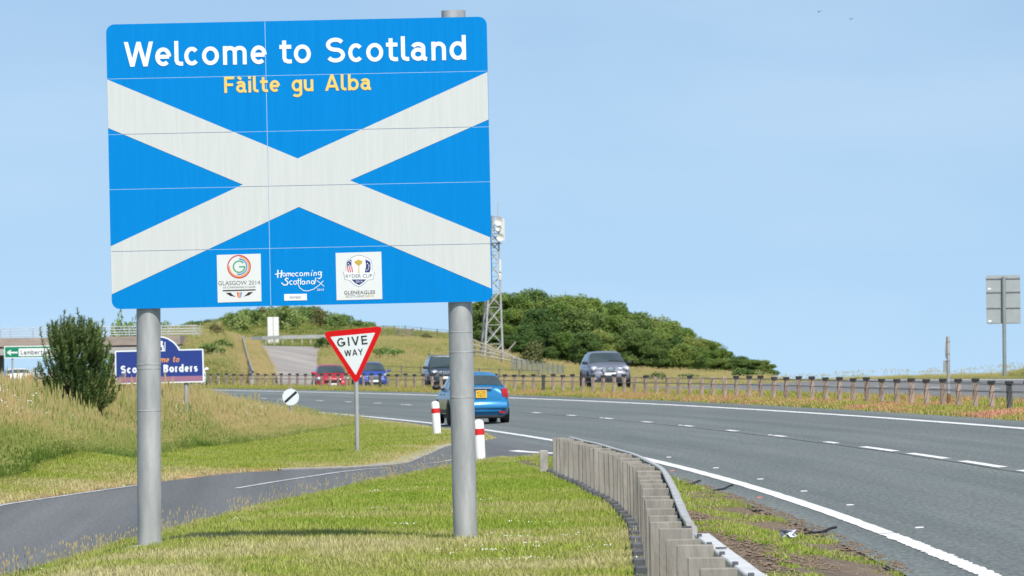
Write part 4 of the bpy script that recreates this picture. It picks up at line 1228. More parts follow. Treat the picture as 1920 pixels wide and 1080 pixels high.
# ------------------------------------------------------------------ battered post with edge-on plates in the reserve
DQ = 134.0
b0 = gp(P(1779, 760, DQ).x, DQ); root = empty('battered_post', b0, 'slim grey post with two plates seen edge-on in the reserve', 'road sign')
tp = P(1778, 631, DQ)
mid_ = b0.lerp(tp, .18)
rust_m = mat('rust', (.16, .075, .035), rough=.95, var=.5, scale=20, col2=(.30, .17, .10))
mb = MB(); mb.tube([b0 - Vector((0, 0, .1)), mid_], .05, 10); mb.build('rusty_base', rust_m, root, smooth=True)
mb = MB(); mb.tube([mid_, tp], .036, 12); mb.build('post', steel_m, root, smooth=True)
rotp = Matrix.Rotation(R(80), 3, 'Z')
c_ = P(1774.5, 652, DQ)
mb = MB(); frp = Frame(c_, rotp @ Vector((1, 0, 0)), (0, 0, 1)); mb.prism(frp, arc(0, 0, .27, .27, 0, 360, 28)[:-1], .008, -.008); mb.build('round_plate', alu_m, root)
c_ = P(1774, 687, DQ); frp = Frame(c_, Matrix.Rotation(R(62), 3, 'Z') @ Vector((1, 0, 0)), (0, 0, 1)); mb = MB(); mb.prism(frp, rrect(-.16, -.14, .16, .14, .02), .008, -.008); mb.build('square_plate', alu_m, root)
for q in (640, 663, 676, 697):
    mb = MB(); mb.lathe([(.045, -.012), (.045, .012)], P(1778, q, DQ), 12); mb.build('clip', dull_m, root)

# ------------------------------------------------------------------ near safety barrier: grey posts and a steel rail on the road side
post_m = mat('weathered_post', (.29, .268, .232), rough=.9, var=.25, scale=5, spec=.2, bump=.35, bscale=30, col2=(.335, .313, .278), stretch=(3, 3, .5), vary=.06)
foot_m = mat('dark_socket', (.08, .085, .095), rough=.7, var=.3)
rail_m = mat('barrier_rail', (.36, .355, .34), rough=.6, metal=.05, var=.12, scale=3, detail=8, col2=(.56, .555, .54))
root = empty('safety_barrier', gp(X(fence_u(40), 40), 40), 'safety barrier of close set grey posts with a pale steel rail beside the white line', 'barrier')
FH = .585
me_post = None; me_foot = None
rgp = random.Random(8)
dps = np.arange(27.2, 86.2, 1.55)
variants_ = []
for q in range(6):
    mb = MB(); rg = random.Random(q)
    mb.bbox((0, 0, FH / 2 - .1 + rg.uniform(-.012, .012)), (.212 + rg.uniform(-.012, .012), .065, FH + .2), .005)
    variants_.append(mb)
meshes = []
for q, mb in enumerate(variants_):
    me = bpy.data.meshes.new('post'); me.from_pydata(mb.v, [], mb.f); me.materials.append(post_m); meshes.append(me)
mbf = MB(); mbf.bbox((-.15, -.02, .035), (.10, .10, .12), .015); mef = bpy.data.meshes.new('foot'); mef.from_pydata(mbf.v, [], mbf.f); mef.materials.append(foot_m)
rl = wloc(root)
fx = lambda d: float(X(fence_u(d), d)) + .01 * math.sin(d * .6)
for i, q in enumerate(dps):
    g_ = gp(fx(q), q)
    p = link(bpy.data.objects.new('post', meshes[i * 5 % 6]), root); p.location = g_ - rl
    p.rotation_euler = (rgp.uniform(-.012, .012), rgp.uniform(-.012, .012), math.atan(.055 * (q - 40) / 60) + rgp.uniform(-.03, .03))
    f = link(bpy.data.objects.new('foot', mef), p)
mb = MB(); mb.bbox((0, 0, .1), (.13, .25, .56), .01)
e = mb.build('anchor_block', kerb_m, root, world=False); e.location = gp(X(fence_u(86.6), 86.6) - .21, 86.8) - rl
def rail(d0, d1, drop):
    mb = MB(); ds = np.arange(d0, d1 + .01, 1.55)
    prof = [(.118, .0), (.124, .008), (.165, .008), (.195, -.03), (.195, -.09), (.15, -.13), (.195, -.17), (.195, -.25), (.165, -.30), (.118, -.30), (.118, -.26), (.135, -.25), (.135, -.05)]
    vs = []; fs = []
    for d_ in ds:
        x = fx(d_); z = float(gz(x, d_)) + FH - drop
        for a, b in prof: vs.append((x + a, d_, z + b))
    k = len(prof)
    for i in range(len(ds) - 1):
        for j in range(k): fs.append((i * k + j, i * k + (j + 1) % k, (i + 1) * k + (j + 1) % k, (i + 1) * k + j))
    fs.append(tuple(range(k))); fs.append(tuple((len(ds) - 1) * k + j for j in range(k)))
    mb.add(vs, fs); return mb.build('rail', rail_m, root)
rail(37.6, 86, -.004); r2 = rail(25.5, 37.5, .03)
r2.data.materials[0] = mat('paler_rail', (.60, .60, .585), rough=.55, var=.12, scale=4)  # near rail section in a paler grey than the far section
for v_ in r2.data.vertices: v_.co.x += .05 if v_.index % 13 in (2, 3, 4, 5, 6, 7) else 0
mb = MB()
for q in np.arange(28, 86, 1.55): mb.box((fx(q) + .128, q, float(gz(fx(q), q)) + FH - .03), (.03, .10, .05))
b_ = mb.build('spacer', foot_m, root); b_['kind'] = 'stuff'
mb = MB(); mb.lathe([(.035, 0), (.035, .008)], (fx(33.5) + .165, 33.5, float(gz(fx(33.5), 33.5)) + FH - .018), 10); mb.build('bolt', foot_m, r2)

# ------------------------------------------------------------------ post and rope barrier in the reserve
pink_m = mat('reserve_post', (.30, .215, .17), rough=.75, var=.18, scale=5, col2=(.38, .30, .25), vary=.14)
dark_m = mat('reserve_dark_post', (.07, .075, .075), rough=.6, var=.2)
cap_m = mat('post_cap', (.016, .017, .018), rough=.55, var=.2)
rope_m = mat('wire_rope', (.16, .15, .14), rough=.45, metal=.4, var=.2, scale=30)
UB = 9.75
root = empty('wire_rope_barrier', gp(X(UB, 200), 200), 'post and wire rope barrier with black capped posts along the central reserve', 'barrier')
rl = wloc(root)
PH = .62
mbp = MB(); mbp.bbox((0, 0, PH / 2 - .1), (.125, .06, PH + .2), .012)
def mk(name, mb, m):
    me = bpy.data.meshes.new(name); me.from_pydata(mb.v, [], mb.f); me.materials.append(m); return me
me_a = mk('post', mbp, pink_m); me_b = mk('post', mbp, dark_m)
mbc = MB(); mbc.bbox((0, 0, PH + .018), (.175, .11, .075), .012); me_c = mk('cap', mbc, cap_m)
ds_ = np.arange(119.3 - 2.4 * 20, 322, 2.4)
rgp = random.Random(3)
tops = []
for i, q in enumerate(ds_):
    g_ = gp(X(UB, q), q)
    darkp = i in (21, 58, 76)
    p = link(bpy.data.objects.new('post', me_b if darkp else me_a), root)
    p.location = g_ - rl; p.rotation_euler = (rgp.uniform(-.03, .03), rgp.gauss(0, .02), rgp.uniform(-.15, .15)); p.location.z += rgp.uniform(-.03, .02)
    if not (165 < q < 190) or i % 4 == 0:
        link(bpy.data.objects.new('cap', me_c), p)
    tops.append(g_)
for hh, off in ((PH - .03, .0), (PH - .055, .03), (PH - .205, -.035), (PH - .225, .035)):
    mb = MB(); path = []
    for i, g_ in enumerate(tops):
        s = 1 if i % 2 else -1
        path.append(g_ + Vector((off * s, -.04 if off <= 0 else .04, hh + rgp.uniform(-.008, .008))))
    mb.tube(path, .0085, 5); mb.build('wire_rope', rope_m, root)

# ------------------------------------------------------------------ road studs and litter
stud_w = mat('stud_white', (.50, .50, .49), rough=.5, var=.05); stud_r = mat('stud_red', (.45, .12, .09), rough=.5, var=.1)
mb = MB(); mb.bbox((0, 0, .005), (.10, .08, .015), .012); mw_ = mk('road_stud', mb, stud_w); mr_ = mk('road_stud', mb, stud_r)
def stud(me, u, d_, label, group):
    o = link(bpy.data.objects.new('road_stud', me)); o.location = gp(X(u, d_), d_)
    props(o, label, 'road stud', group)
NTH = ('farthest', 'second farthest', 'third farthest', 'third nearest', 'second nearest', 'nearest')
for i, q in enumerate((100, 90, 81.5, 74, 67, 58)): stud(mw_, .42, q, NTH[i] + ' white road stud just right of the near solid white line', 'white studs beside the near edge line')
for q, s_ in ((90, 'farther'), (72.5, 'nearer')): stud(mr_, -.28, q, s_ + ' of two dull red road studs left of the near solid white line', 'red studs beside the near edge line')
for i, q in enumerate((96.6, 113.7, 131.7, 149.7, 176.7, 203.7)): stud(mw_, 3.65, q, NTH[5 - i] + ' white road stud between dashes of the lane line', 'studs along the lane line')
rub_m = mat('tyre_rubber_scrap', (.012, .012, .013), rough=.6, var=.3)
for (x0, d0, x1, d1, lab) in ((1337, 76.5, 1374, 78, 'straight black strip of tyre rubber beside the white line'), (1508, 57.8, 1566, 58.7, 'curled black strip of tyre rubber at the crumbling road edge'), (1284, 80.5, 1313, 81.5, 'thin dark stick of rubber at the top of the grass verge')):
    a = P(x0, 900, d0); b = P(x1, 900, d1)
    mb = MB(); n = 8; pts = []
    for i in range(n + 1):
        t = i / n; x = a.x + (b.x - a.x) * t; dd = d0 + (d1 - d0) * t
        pts.append(gp(x, dd, .018 + .02 * t * t + .006 * math.sin(9 * t)))
    mb.tube(pts, .011, 6, r2=.015); o = mb.build('rubber_scrap', rub_m); props(o, lab, 'debris')
lit_m = mat('litter_white', (.62, .64, .72), rough=.4, var=.2, scale=20)
mb = MB(); rg = random.Random(5); c_ = gp(P(1478, 1030, 55.3).x, 55.3, .05)
vs = [c_ + Vector((rg.uniform(-.10, .10), rg.uniform(-.10, .10), rg.uniform(-.04, .06))) for _ in range(14)]
mb.add(vs, [(i, (i + 1) % 14, (i + 5) % 14) for i in range(14)]); o = mb.build('crumpled_wrapper', lit_m); props(o, 'crumpled pale wrapper lying in the grass near the white line', 'litter')

# ------------------------------------------------------------------ road bridge on the left
conc_m = mat('bridge_concrete', (.30, .255, .215), rough=.9, var=.2, scale=.7, col2=(.40, .31, .26), stretch=(1, 1, 3))
conc2_m = mat('bridge_girder', (.36, .35, .32), rough=.9, var=.12, scale=.8)
railing_m = mat('bridge_railing', (.38, .42, .44), rough=.5, metal=.3, var=.1)
DBR = 409.0; mpp = DBR / F
xa, xb, xe = -75.0, P(338, 640, DBR).x, P(370, 640, DBR).x
def zy(py, px=150, d=DBR): return P(px, py, d).z
zt, zm, zl = zy(632), zy(648.5), zy(664)
root = empty('road_bridge', (-40, DBR, float(gz(-40, DBR))), 'concrete road bridge with open metal railings crossing behind the pine bush', 'bridge')
mb = MB(); mb.box(((xa + xb) / 2, DBR + 4, (zt + zm) / 2), (xb - xa, 8.12, zt - zm)); mb.build('deck', conc_m, root)
mb = MB(); mb.box(((xa + xb) / 2, DBR + 4, zm - .05), (xb - xa, 7.8, .16)); mb.build('shadow_gap_strip', mat('bridge_shadow_gap', (.08, .075, .07), rough=.9), root)  # recess between deck and girder, its shade put into the dark colour
mb = MB(); mb.box(((xa + xb) / 2, DBR + 4, (zm - .13 + zl) / 2), (xb - xa, 8, zm - .13 - zl)); mb.build('girder', conc2_m, root)
xab = P(207, 660, DBR).x
mb = MB(); mb.box((xab + 4, DBR + 5, zl - 4), (8, 9, 8 - .01)); mb.build('abutment', conc2_m, root)
mb = MB(); mb.box((P(-25, 660, DBR).x, DBR + 5, zl - 4), (1.0, 7, 8)); mb.build('pier', conc2_m, root)
mb = MB()
zr_ = zy(613)
for h_ in (1.0, .72, .45, .2):
    z = zt + (zr_ - zt) * h_; mb.tube([(xa, DBR + .1, z), (xe, DBR + .1, z)], .022, 6); mb.tube([(xa, DBR + 7.9, z), (xe, DBR + 7.9, z)], .022, 6)
mb.build('rail', railing_m, root)
x = xa; mbq = MB(); mbq.box((0, 0, (zr_ - zt) / 2), (.065, .065, zr_ - zt)); meq = mk('railing_post', mbq, railing_m)
rl = wloc(root)
while x < xe + .1:
    for yy in (DBR + .1, DBR + 7.9):
        p = link(bpy.data.objects.new('railing_post', meq), root); p.location = Vector((x, yy, zt)) - rl
    x += 2.35

# ------------------------------------------------------------------ hill furniture
# crash barrier round the outside of the climbing road
far_rail_m = mat('far_rail', (.42, .42, .40), rough=.5, metal=.3, var=.15)
pts_px = [(474, 700, 352), (470, 690, 372), (464, 672, 398), (457, 655, 425), (455, 646, 440), (460, 639, 452), (470, 635.5, 462), (490, 634, 468), (530, 632.5, 470), (575, 631.5, 471), (612, 630.5, 471)]
root = empty('crash_barrier', gp(P(470, 690, 372).x, 372), 'steel crash barrier curving round the top of the climbing slip road', 'barrier')
path = [P(*q) for q in pts_px]
fine = []
for i in range(len(path) - 1):
    for k in range(5): fine.append(path[i].lerp(path[i + 1], k / 5))
fine.append(path[-1])
for a in fine: a.z = max(a.z, float(gz(a.x, a.y)) + .42)
mb = MB()
for i in range(len(fine) - 1):
    a, b = fine[i], fine[i + 1]; up = Vector((0, 0, .15))
    mb.add([a - up, b - up, b + up, a + up, a - up + Vector((.06, .06, 0)), b - up + Vector((.06, .06, 0)), b + up + Vector((.06, .06, 0)), a + up + Vector((.06, .06, 0))], [(0, 1, 2, 3), (7, 6, 5, 4), (3, 2, 6, 7), (0, 4, 5, 1)])
mb.build('rail', far_rail_m, root)
for i in range(0, len(fine), 2):
    a = fine[i]; zg = float(gz(a.x, a.y)); mb = MB(); mb.box((a.x, a.y + .1, (a.z + zg - .1) / 2), (.1, .1, max(.3, a.z - zg + .1))); mb.build('post', far_rail_m, root)
# white twin cabinet
dC = 472; cpx = P(512.5, 632, dC); zg = float(gz(cpx.x, dC)); 
root = empty('white_cabinet', (cpx.x, dC, zg), 'tall white twin panelled cabinet standing on the hill by the crash barrier', 'cabinet')
zt_ = P(512, 594.5, dC).z
cab_m = mat('cabinet_white', (.74, .73, .70), rough=.5, var=.06)
for s in (-1, 1):
    mb = MB(); mb.bbox((s * .245, 0, (zt_ - zg) / 2), (.46, .35, zt_ - zg), .03); mb.build('door_panel', cab_m, root, world=False)
mb = MB(); mb.bbox((0, .05, (zt_ - zg) / 2 - .05), (.9, .3, zt_ - zg - .12), .03); mb.build('body', alu_m, root, world=False)
mb = MB(); mb.box((0, 0, -.1), (1.1, .5, .3)); mb.build('plinth', kerb_m, root, world=False)

wood_m = mat('fence_wood', (.20, .175, .145), rough=.9, var=.25, scale=6)
wire_m = mat('fence_wire', (.16, .16, .15), rough=.6, metal=.3, var=.1)
def wire_fence(name, pl, ph, n, label, wires=3, r=.055, cat='fence'):
    """pl: (px, d) corner list; posts stand on the ground with wires between"""
    root = empty(name, gp(P(pl[0][0], 650, pl[0][1]).x, pl[0][1]), label, cat)
    xs_ = []; tot = len(pl) - 1
    for i in range(n):
        t = i / (n - 1) * tot; k = min(int(t), tot - 1); f_ = t - k
        px = pl[k][0] + (pl[k + 1][0] - pl[k][0]) * f_; d_ = pl[k][1] + (pl[k + 1][1] - pl[k][1]) * f_
        xs_.append(gp(P(px, 650, d_).x, d_))
    for g_ in xs_:
        mb = MB(); mb.tube([g_ - Vector((0, 0, .2)), g_ + Vector((0, 0, ph))], r, 6); mb.build('post', wood_m, root)
    for w in range(wires):
        mb = MB(); mb.tube([g_ + Vector((0, 0, ph * (.35 + .6 * w / max(1, wires - 1)))) for g_ in xs_], .014, 4); mb.build('wire', wire_m, root)
    return root
wire_fence('wire_fence', [(716, 338), (860, 330), (1010, 322)], 1.0, 9, 'thin post and wire fence in the field behind the cars')
wire_fence('wire_fence', [(700, 476), (760, 478), (850, 474)], 1.1, 7, 'weathered post and wire fence on the ridge right of the give way sign')
# field gate, timber
root = empty('field_gate', gp(P(760, 625, 473).x, 473), 'dark timber field gate on the skyline right of the give way sign', 'gate')
g_ = gp(P(760, 625, 473).x, 473)
for s in (-1, 1):
    mb = MB(); mb.box(g_ + Vector((s * .6, 0, .45)), (.16, .16, 1.3)); mb.build('post', wood_m, root)
for h_ in (.35, .65, .95):
    mb = MB(); mb.box(g_ + Vector((0, -.1, h_)), (1.3, .05, .14)); mb.build('rail', wood_m, root)
# sloping rails near the mast
root = empty('sloping_rails', gp(P(935, 660, 408).x, 408), 'pale wooden rails sloping down the bank beside the mast legs', 'fence')
pale_m = mat('pale_wood', (.34, .31, .26), rough=.85, var=.2, scale=4)
for (a0, b0_, a1, b1) in ((884, 636, 962, 668), (884, 645, 972, 672), (884, 655, 985, 676), (890, 664, 990, 682), (940, 672, 967, 641)):
    mb = MB(); mb.tube([P(a0, b0_, 407), P(a1, b1, 407)], .055, 6); mb.build('rail', pale_m, root)
for q in (890, 915, 940, 965):
    a = P(q, 640 + (q - 884) * .38, 407.2); mb = MB(); mb.tube([gp(a.x, 407.2, -.2), a], .06, 6); mb.build('post', pale_m, root)
# mesh compound fence
root = empty('compound_fence', gp(P(1020, 680, 400).x, 400), 'grey mesh security fence at the foot of the wood', 'fence')
comp_m = mat('mesh_fence', (.20, .23, .23), rough=.6, metal=.2, var=.1)
cz0 = None
for i, q in enumerate(np.linspace(960, 1056, 11)):
    g_ = gp(P(q, 680, 400).x, 400); mb = MB(); mb.tube([g_, g_ + Vector((0, 0, 1.25))], .05, 6); mb.build('post', comp_m, root)
mb = MB()
for q in np.linspace(960, 1056, 60):
    g_ = gp(P(q, 680, 400.05).x, 400.05); mb.tube([g_, g_ + Vector((0, 0, 1.12))], .012, 3)
for h_ in np.linspace(.1, 1.12, 9): mb.tube([gp(P(q, 680, 400.05).x, 400.05, h_) for q in np.linspace(960, 1056, 11)], .012, 3)
o = mb.build('mesh_panel', comp_m, root); o['kind'] = 'stuff'

# ------------------------------------------------------------------ lattice mast
DM = 416.0
mast_m = mat('mast_steel', (.42, .42, .41), rough=.55, metal=.2, var=.15)
ant_m = mat('antenna_white', (.62, .62, .59), rough=.5, var=.06)
def Q(px, py, dd=0.0): return P(px, py, DM + dd)
ca_, cb_ = P(917, 672, DM), P(927, 405, DM)
root = empty('lattice_mast', gp(ca_.x, DM), 'grey lattice telecoms mast with dishes half hidden behind the big sign', 'mast')
zb_ = float(gz(ca_.x, DM)) - .2; ztop = cb_.z
def legp(i, t):
    rad = (1.02 * (1 - t) + .34 * t) if t < .8 else .34 + (.8 - t) * 0 + .068
    if t < .8: rad = 1.05 + (.408 - 1.05) * t / .8
    a = R((-10, 130, 250)[i])
    cxx = ca_.x + (cb_.x - ca_.x) * t
    return Vector((cxx + rad * math.cos(a), DM + rad * math.sin(a), zb_ + (ztop - zb_) * t))
for i in range(3):
    mb = MB(); mb.tube([legp(i, t) for t in (0, .2, .4, .6, .8, 1)], .085, 8, r2=.055); mb.build('leg', mast_m, root, smooth=True)
lv = [0, .13, .26, .38, .49, .59, .68, .76, .82, .88, .94, 1.0]
for k in range(len(lv) - 1):
    mb = MB()
    for i in range(3):
        j = (i + 1) % 3
        mb.tube([legp(i, lv[k]), legp(j, lv[k + 1])], .026, 5); mb.tube([legp(j, lv[k]), legp(i, lv[k + 1])], .026, 5)
        mb.tube([legp(i, lv[k + 1]), legp(j, lv[k + 1])], .026, 5)
    mb.build('bracing', mast_m, root)
mb = MB(); c_ = Q(925, 457); mb.lathe([(.2, 0), (.62, .0), (.62, .06), (.2, .06)], c_, 14); mb.build('platform', mat('platform_dark', (.14, .15, .15), rough=.6, var=.2), root)
mb = MB(); mb.tube([Q(933, 408), Q(934, 380)], .025, 6); mb.build('lightning_rod', mast_m, root)
mb = MB(); mb.bbox(Q(941, 431, -.2), (.42, .22, 1.62), .05); mb.build('antenna_panel', ant_m, root)
mb = MB(); mb.bbox(Q(937.5, 506, -.1), (.20, .16, 1.5), .04); mb.build('antenna_panel', ant_m, root)
mb = MB(); mb.bbox(Q(921, 432, -.1), (.14, .14, 1.5), .03); mb.build('antenna_panel', dull_m, root)
for (px, py, r_) in ((935, 415, .32), (933.5, 428, .2), (938, 445, .28), (937, 512, .12)):
    mb = MB(); o_ = Q(px, py, -.75); mb.lathe([(.02, .12), (r_ * .6, .07), (r_, 0.0), (r_, .06), (r_ * .6, .13), (.02, .18)], o_, 18, axis='Y'); mb.build('dish', ant_m, root, smooth=True)
mb = MB(); mb.box(Q(938, 523), (.2, .2, .22)); mb.build('radio_unit', foot_m, root)

# ------------------------------------------------------------------ vehicles
tyre_m = mat('tyre_rubber', (.014, .014, .015), rough=.8, var=.2)
rim_m = mat('alloy_rim', (.42, .43, .44), rough=.35, metal=.7, var=.1)
dark_trim = mat('dark_trim', (.018, .019, .021), rough=.55, var=.2)
glass_m = mat('car_glass', (.05, .068, .07), rough=.04, var=.25, scale=1.2, spec=.7, coat=.3)
lens_m = mat('headlight_lens', (.40, .42, .44), rough=.12, var=.10, scale=12, spec=.8, coat=.6)
chrome_m = mat('chrome', (.66, .67, .68), rough=.16, metal=.9, var=.05)
plate_w = mat('plate_white', (.78, .78, .76), rough=.4, var=.03); plate_y = mat('plate_yellow', (.80, .48, .03), rough=.4, var=.04)
tail_m = mat('tail_light', (.42, .006, .012), rough=.2, var=.5, scale=7, coat=.3)
amber_m = mat('lens_shade', (.75, .76, .78), rough=.2, var=.2, coat=.4)
def paint(name, c, metal=.35): return mat(name, c, rough=.32, metal=metal * .4, var=.03, coat=.5)

def car(name, label, cat, loc, heading, L, H, W2, top, belt, pm, wr=.31, plate_back=None, plate_front=None, clear=.20, tumble=.74, wheels=(.19, .81), glass=None, front=None, rear=None, rails=False, group=None, sill_dark=True, low_w=.96):
    """body lofted along its length. top/belt: (fraction from rear, height). glass: fractions (rear base, rear top, front top, front base)"""
    root = empty(name, loc, label, cat, group, rz=heading)
    ys = np.unique(np.concatenate([np.linspace(0, 1, 33), [p[0] for p in top], [.006, .02, .98, .994]]))
    tz = np.interp(ys, [p[0] for p in top], [p[1] for p in top]); bz = np.interp(ys, [p[0] for p in belt], [p[1] for p in belt])
    ker = np.array([.25, .5, .25])
    tzs = np.convolve(np.pad(tz, 1, mode='edge'), ker, 'valid'); tz = np.where((ys < .03) | (ys > .97), tz, tzs)
    beltmax = max(p[1] for p in belt)
    def prof(y):
        zt = float(np.interp(y, ys, tz)); zb = min(float(np.interp(y, ys, bz)), zt - .02)
        e = min(1.0, (.80 + .20 * math.sqrt(max(0, min(1, y / .10)))), (.78 + .22 * math.sqrt(max(0, min(1, (1 - y) / .13)))))
        w = W2 * e
        cab = max(0.0, min(1.0, (zt - zb - .06) / (H - beltmax - .06)))
        wt = w * (.90 * (1 - cab) + tumble * cab)
        zc = clear + (.10 if y < .02 or y > .98 else 0) + .06 * max(0, (.06 - min(y, 1 - y)) / .06)
        hm = zc + (zb - zc) * .5
        return [(0, zc), (w * .80, zc), (w * low_w, zc + .09), (w, hm), (w * .985, zb - .03), (w * .965, zb), (wt, zt - .07 - .02 * cab), (wt * .86, zt - .018), (wt * .45, zt), (0, zt + .004)]
    YL = lambda y: (y - .5) * L
    mb = MB(); rings = []
    K = 10
    for y in ys:
        pr = prof(y); rings.append([(x, YL(y), z) for x, z in pr] + [(-x, YL(y), z) for x, z in reversed(pr[1:-1])])
    n = len(rings[0])
    vs = [p for r_ in rings for p in r_]; fs = []
    for i in range(len(rings) - 1):
        for k in range(n): fs.append((i * n + k, i * n + (k + 1) % n, (i + 1) * n + (k + 1) % n, (i + 1) * n + k))
    fs.append(tuple(range(n))); fs.append(tuple((len(rings) - 1) * n + k for k in range(n)))
    mb.add(vs, fs); body = mb.build('body', pm, root, world=False, smooth=True)
    # glass panes lie a few millimetres proud of the body
    def surf(y, j, side):
        pr = prof(y); k = min(int(j), K - 2); f = j - k
        return Vector((side * (pr[k][0] + (pr[k + 1][0] - pr[k][0]) * f), YL(y), pr[k][1] + (pr[k + 1][1] - pr[k][1]) * f))
    def patch(nm, m, fn, nu, nv, off=.012, par=root):
        g = [[fn(a / nu, b / nv) for b in range(nv + 1)] for a in range(nu + 1)]
        cen = sum((p for r_ in g for p in r_), Vector()) / ((nu + 1) * (nv + 1))
        nrm = (g[nu][0] - g[0][0]).cross(g[0][nv] - g[0][0]).normalized()
        if nrm.dot(cen - Vector((0, 0, .7))) < 0: nrm = -nrm
        mb = MB(); mb.add([p + nrm * off for r_ in g for p in r_], [(a * (nv + 1) + b, a * (nv + 1) + b + 1, (a + 1) * (nv + 1) + b + 1, (a + 1) * (nv + 1) + b) for a in range(nu) for b in range(nv)])
        return mb.build(nm, m, par, world=False, smooth='all')
    g0, g1, g2, g3 = glass
    def screen(ya, yb):
        def f(a, b):
            y = ya + (yb - ya) * a; s = -1 + 2 * b; k = 6.12 + (9 - 6.12) * (1 - abs(s))
            return surf(y, k, 1 if s >= 0 else -1)
        return f
    patch('windscreen', glass_m, screen(g2 + .012, g3 - .012), 6, 10)
    patch('rear_window', glass_m, screen(g1 - .012, g0 + .014), 5, 10)
    for side in (1, -1):
        gm_ = (g1 + g2) / 2 - .01
        for (b0, b1, t0, t1) in ((g0 + .05, gm_ - .012, g1 + .03, gm_ - .010), (gm_ + .012, g3 - .05, gm_ + .010, g2 + .005)):
            def f(a, b, b0=b0, b1=b1, t0=t0, t1=t1, side=side):
                v = .06 + .84 * b; lo = b0 + (b1 - b0) * a; hi = t0 + (t1 - t0) * a
                return surf(lo + (hi - lo) * v, 5 + v, side)
            patch('side_window', glass_m, f, 5, 3, .010)
    # wheels
    for wy in wheels:
        for side in (1, -1):
            x = side * (W2 - .11)
            wh = bpy.data.objects.new('wheel', None); link(wh, root); wh.location = (x, YL(wy), wr)
            mb = MB(); mb.lathe([(wr * .62, -.10), (wr * .93, -.10), (wr, -.07), (wr, .07), (wr * .93, .10), (wr * .62, .10)], (0, 0, 0), 24, 'X'); mb.build('tyre', tyre_m, wh, world=False, smooth=True)
            mb = MB(); mb.lathe([(wr * .63, -.05 * side), (wr * .63, .075 * side), (wr * .55, .085 * side)], (0, 0, 0), 20, 'X')
            for k in range(5):
                a = 2 * math.pi * k / 5; mb.box((.07 * side, math.cos(a) * wr * .32, math.sin(a) * wr * .32), (.03, wr * .60, .07), Matrix.Rotation(a, 3, 'X'))
            mb.lathe([(.06, .05 * side), (.06, .09 * side)], (0, 0, 0), 10, 'X'); mb.build('rim', rim_m, wh, world=False)
            mb = MB(); ar = wr + .055; mb.lathe([(0.0001, 0), (ar, 0), (ar, .012 * side), (.0001, .012 * side)], (side * (W2 - .004), YL(wy), wr + .02), 24, 'X'); mb.build('wheel_arch', dark_trim, root, world=False)
            # tyre face stands proud of the dark arch
            wh.location.x = side * (W2 - .075)
    mb = MB(); mb.box((0, 0, clear + .03), (W2 * 1.72, L * .86, .12)); mb.build('underbody', dark_trim, root, world=False)
    for side in (1, -1):
        mb = MB(); mb.sphere((side * (W2 + .07), YL(g3) - .10, beltmax + .06), (.12, .055, .075), 10, 6); mb.box((side * (W2 - .02), YL(g3) - .09, beltmax + .02), (.12, .05, .04)); mb.build('door_mirror', front.get('mirror', pm) if front else dark_trim, root, world=False, smooth=True)
        mb = MB(); mb.box((side * (W2 * .992), YL(.44), beltmax - .14), (.03, .16, .03)); mb.box((side * (W2 * .992), YL(.62), beltmax - .14), (.03, .16, .03)); mb.build('door_handle', front.get('mirror', pm) if front else pm, root, world=False)
        mb = MB(); mb.box((side * (W2 * .995), YL(.5), clear + .16), (.025, L * .40, .10)); mb.build('sill_strip', dark_trim if sill_dark else pm, root, world=False)
        if rails:
            zt = H + .03; mb = MB(); mb.tube([(side * W2 * tumble * .9, YL(g1 + .05), zt - .03), (side * W2 * tumble * .9, YL(g1 + .09), zt + .04), (side * W2 * tumble * .9, YL(g2 - .06), zt + .04), (side * W2 * tumble * .9, YL(g2 - .02), zt - .03)], .022, 6); mb.build('roof_rail', dull_m, root, world=False)
    yf, yr_ = L / 2, -L / 2
    if front:
        fz, fw, fh = front['light']
        for side in (1, -1):
            mb = MB(); mb.sphere((side * (W2 * front.get('lx', .70)), yf - .20, fz), (fw, .195, fh), 14, 8); hl = mb.build('headlight', lens_m, root, world=False, smooth=True)
            mb = MB(); mb.sphere((side * (W2 * front.get('lx', .70) + fw * .25), yf - .035, fz - fh * .1), (fw * .34, .05, fh * .6), 10, 6); mb.build('reflector', amber_m, hl, world=False, smooth=True)
        gw, gh, gzz, gmat = front['grille']
        mb = MB(); mb.bbox((0, yf - .012, gzz), (gw, .09, gh), .03); gr = mb.build('grille', dark_trim, root, world=False)
        mb = MB()
        for k in range(3): mb.box((0, yf + .038, gzz - gh / 2 + gh * (k + .5) / 3), (gw * .94, .012, gh * .17))
        mb.build('slat', gmat, gr, world=False)
        if front.get('frame'):
            mb = MB(); fw2, fh2 = front['frame']
            for s in (-1, 1): mb.box((s * fw2 * .44, yf + .02, gzz), (fw2 * .22, .10, fh2), Matrix.Rotation(s * .25, 3, 'Y'))
            mb.build('chrome_surround', chrome_m, gr, world=False)
            mb = MB(); mb.lathe([(.085, .0), (.085, .03), (.06, .035), (.06, 0)], (0, yf + .04, gzz + .02), 16, 'Y'); mb.box((0, yf + .06, gzz + .02), (.22, .02, .04)); mb.build('badge', chrome_m, gr, world=False)
        iw, ih, iz = front['intake']
        mb = MB(); mb.bbox((0, yf - .02, iz), (iw, .08, ih), .03); mb.build('air_intake', dark_trim, root, world=False)
        for side in (1, -1):
            mb = MB(); mb.lathe([(.07, 0), (.07, .03), (.03, .035)], (side * W2 * .70, yf - .06, iz + .02), 12, 'Y'); mb.build('fog_light', lens_m, root, world=False, smooth=True)
        pz = front.get('plate', .50)
        mb = MB(); mb.bbox((0, yf + .045, pz), (.52, .03, .115), .01); fp = mb.build('number_plate', plate_w, root, world=False)
        mb = MB(); mb.box((W2 * tumble * .35, YL(g2) - .0, H - .0), (.01, .01, .01)); 
        mb = MB()
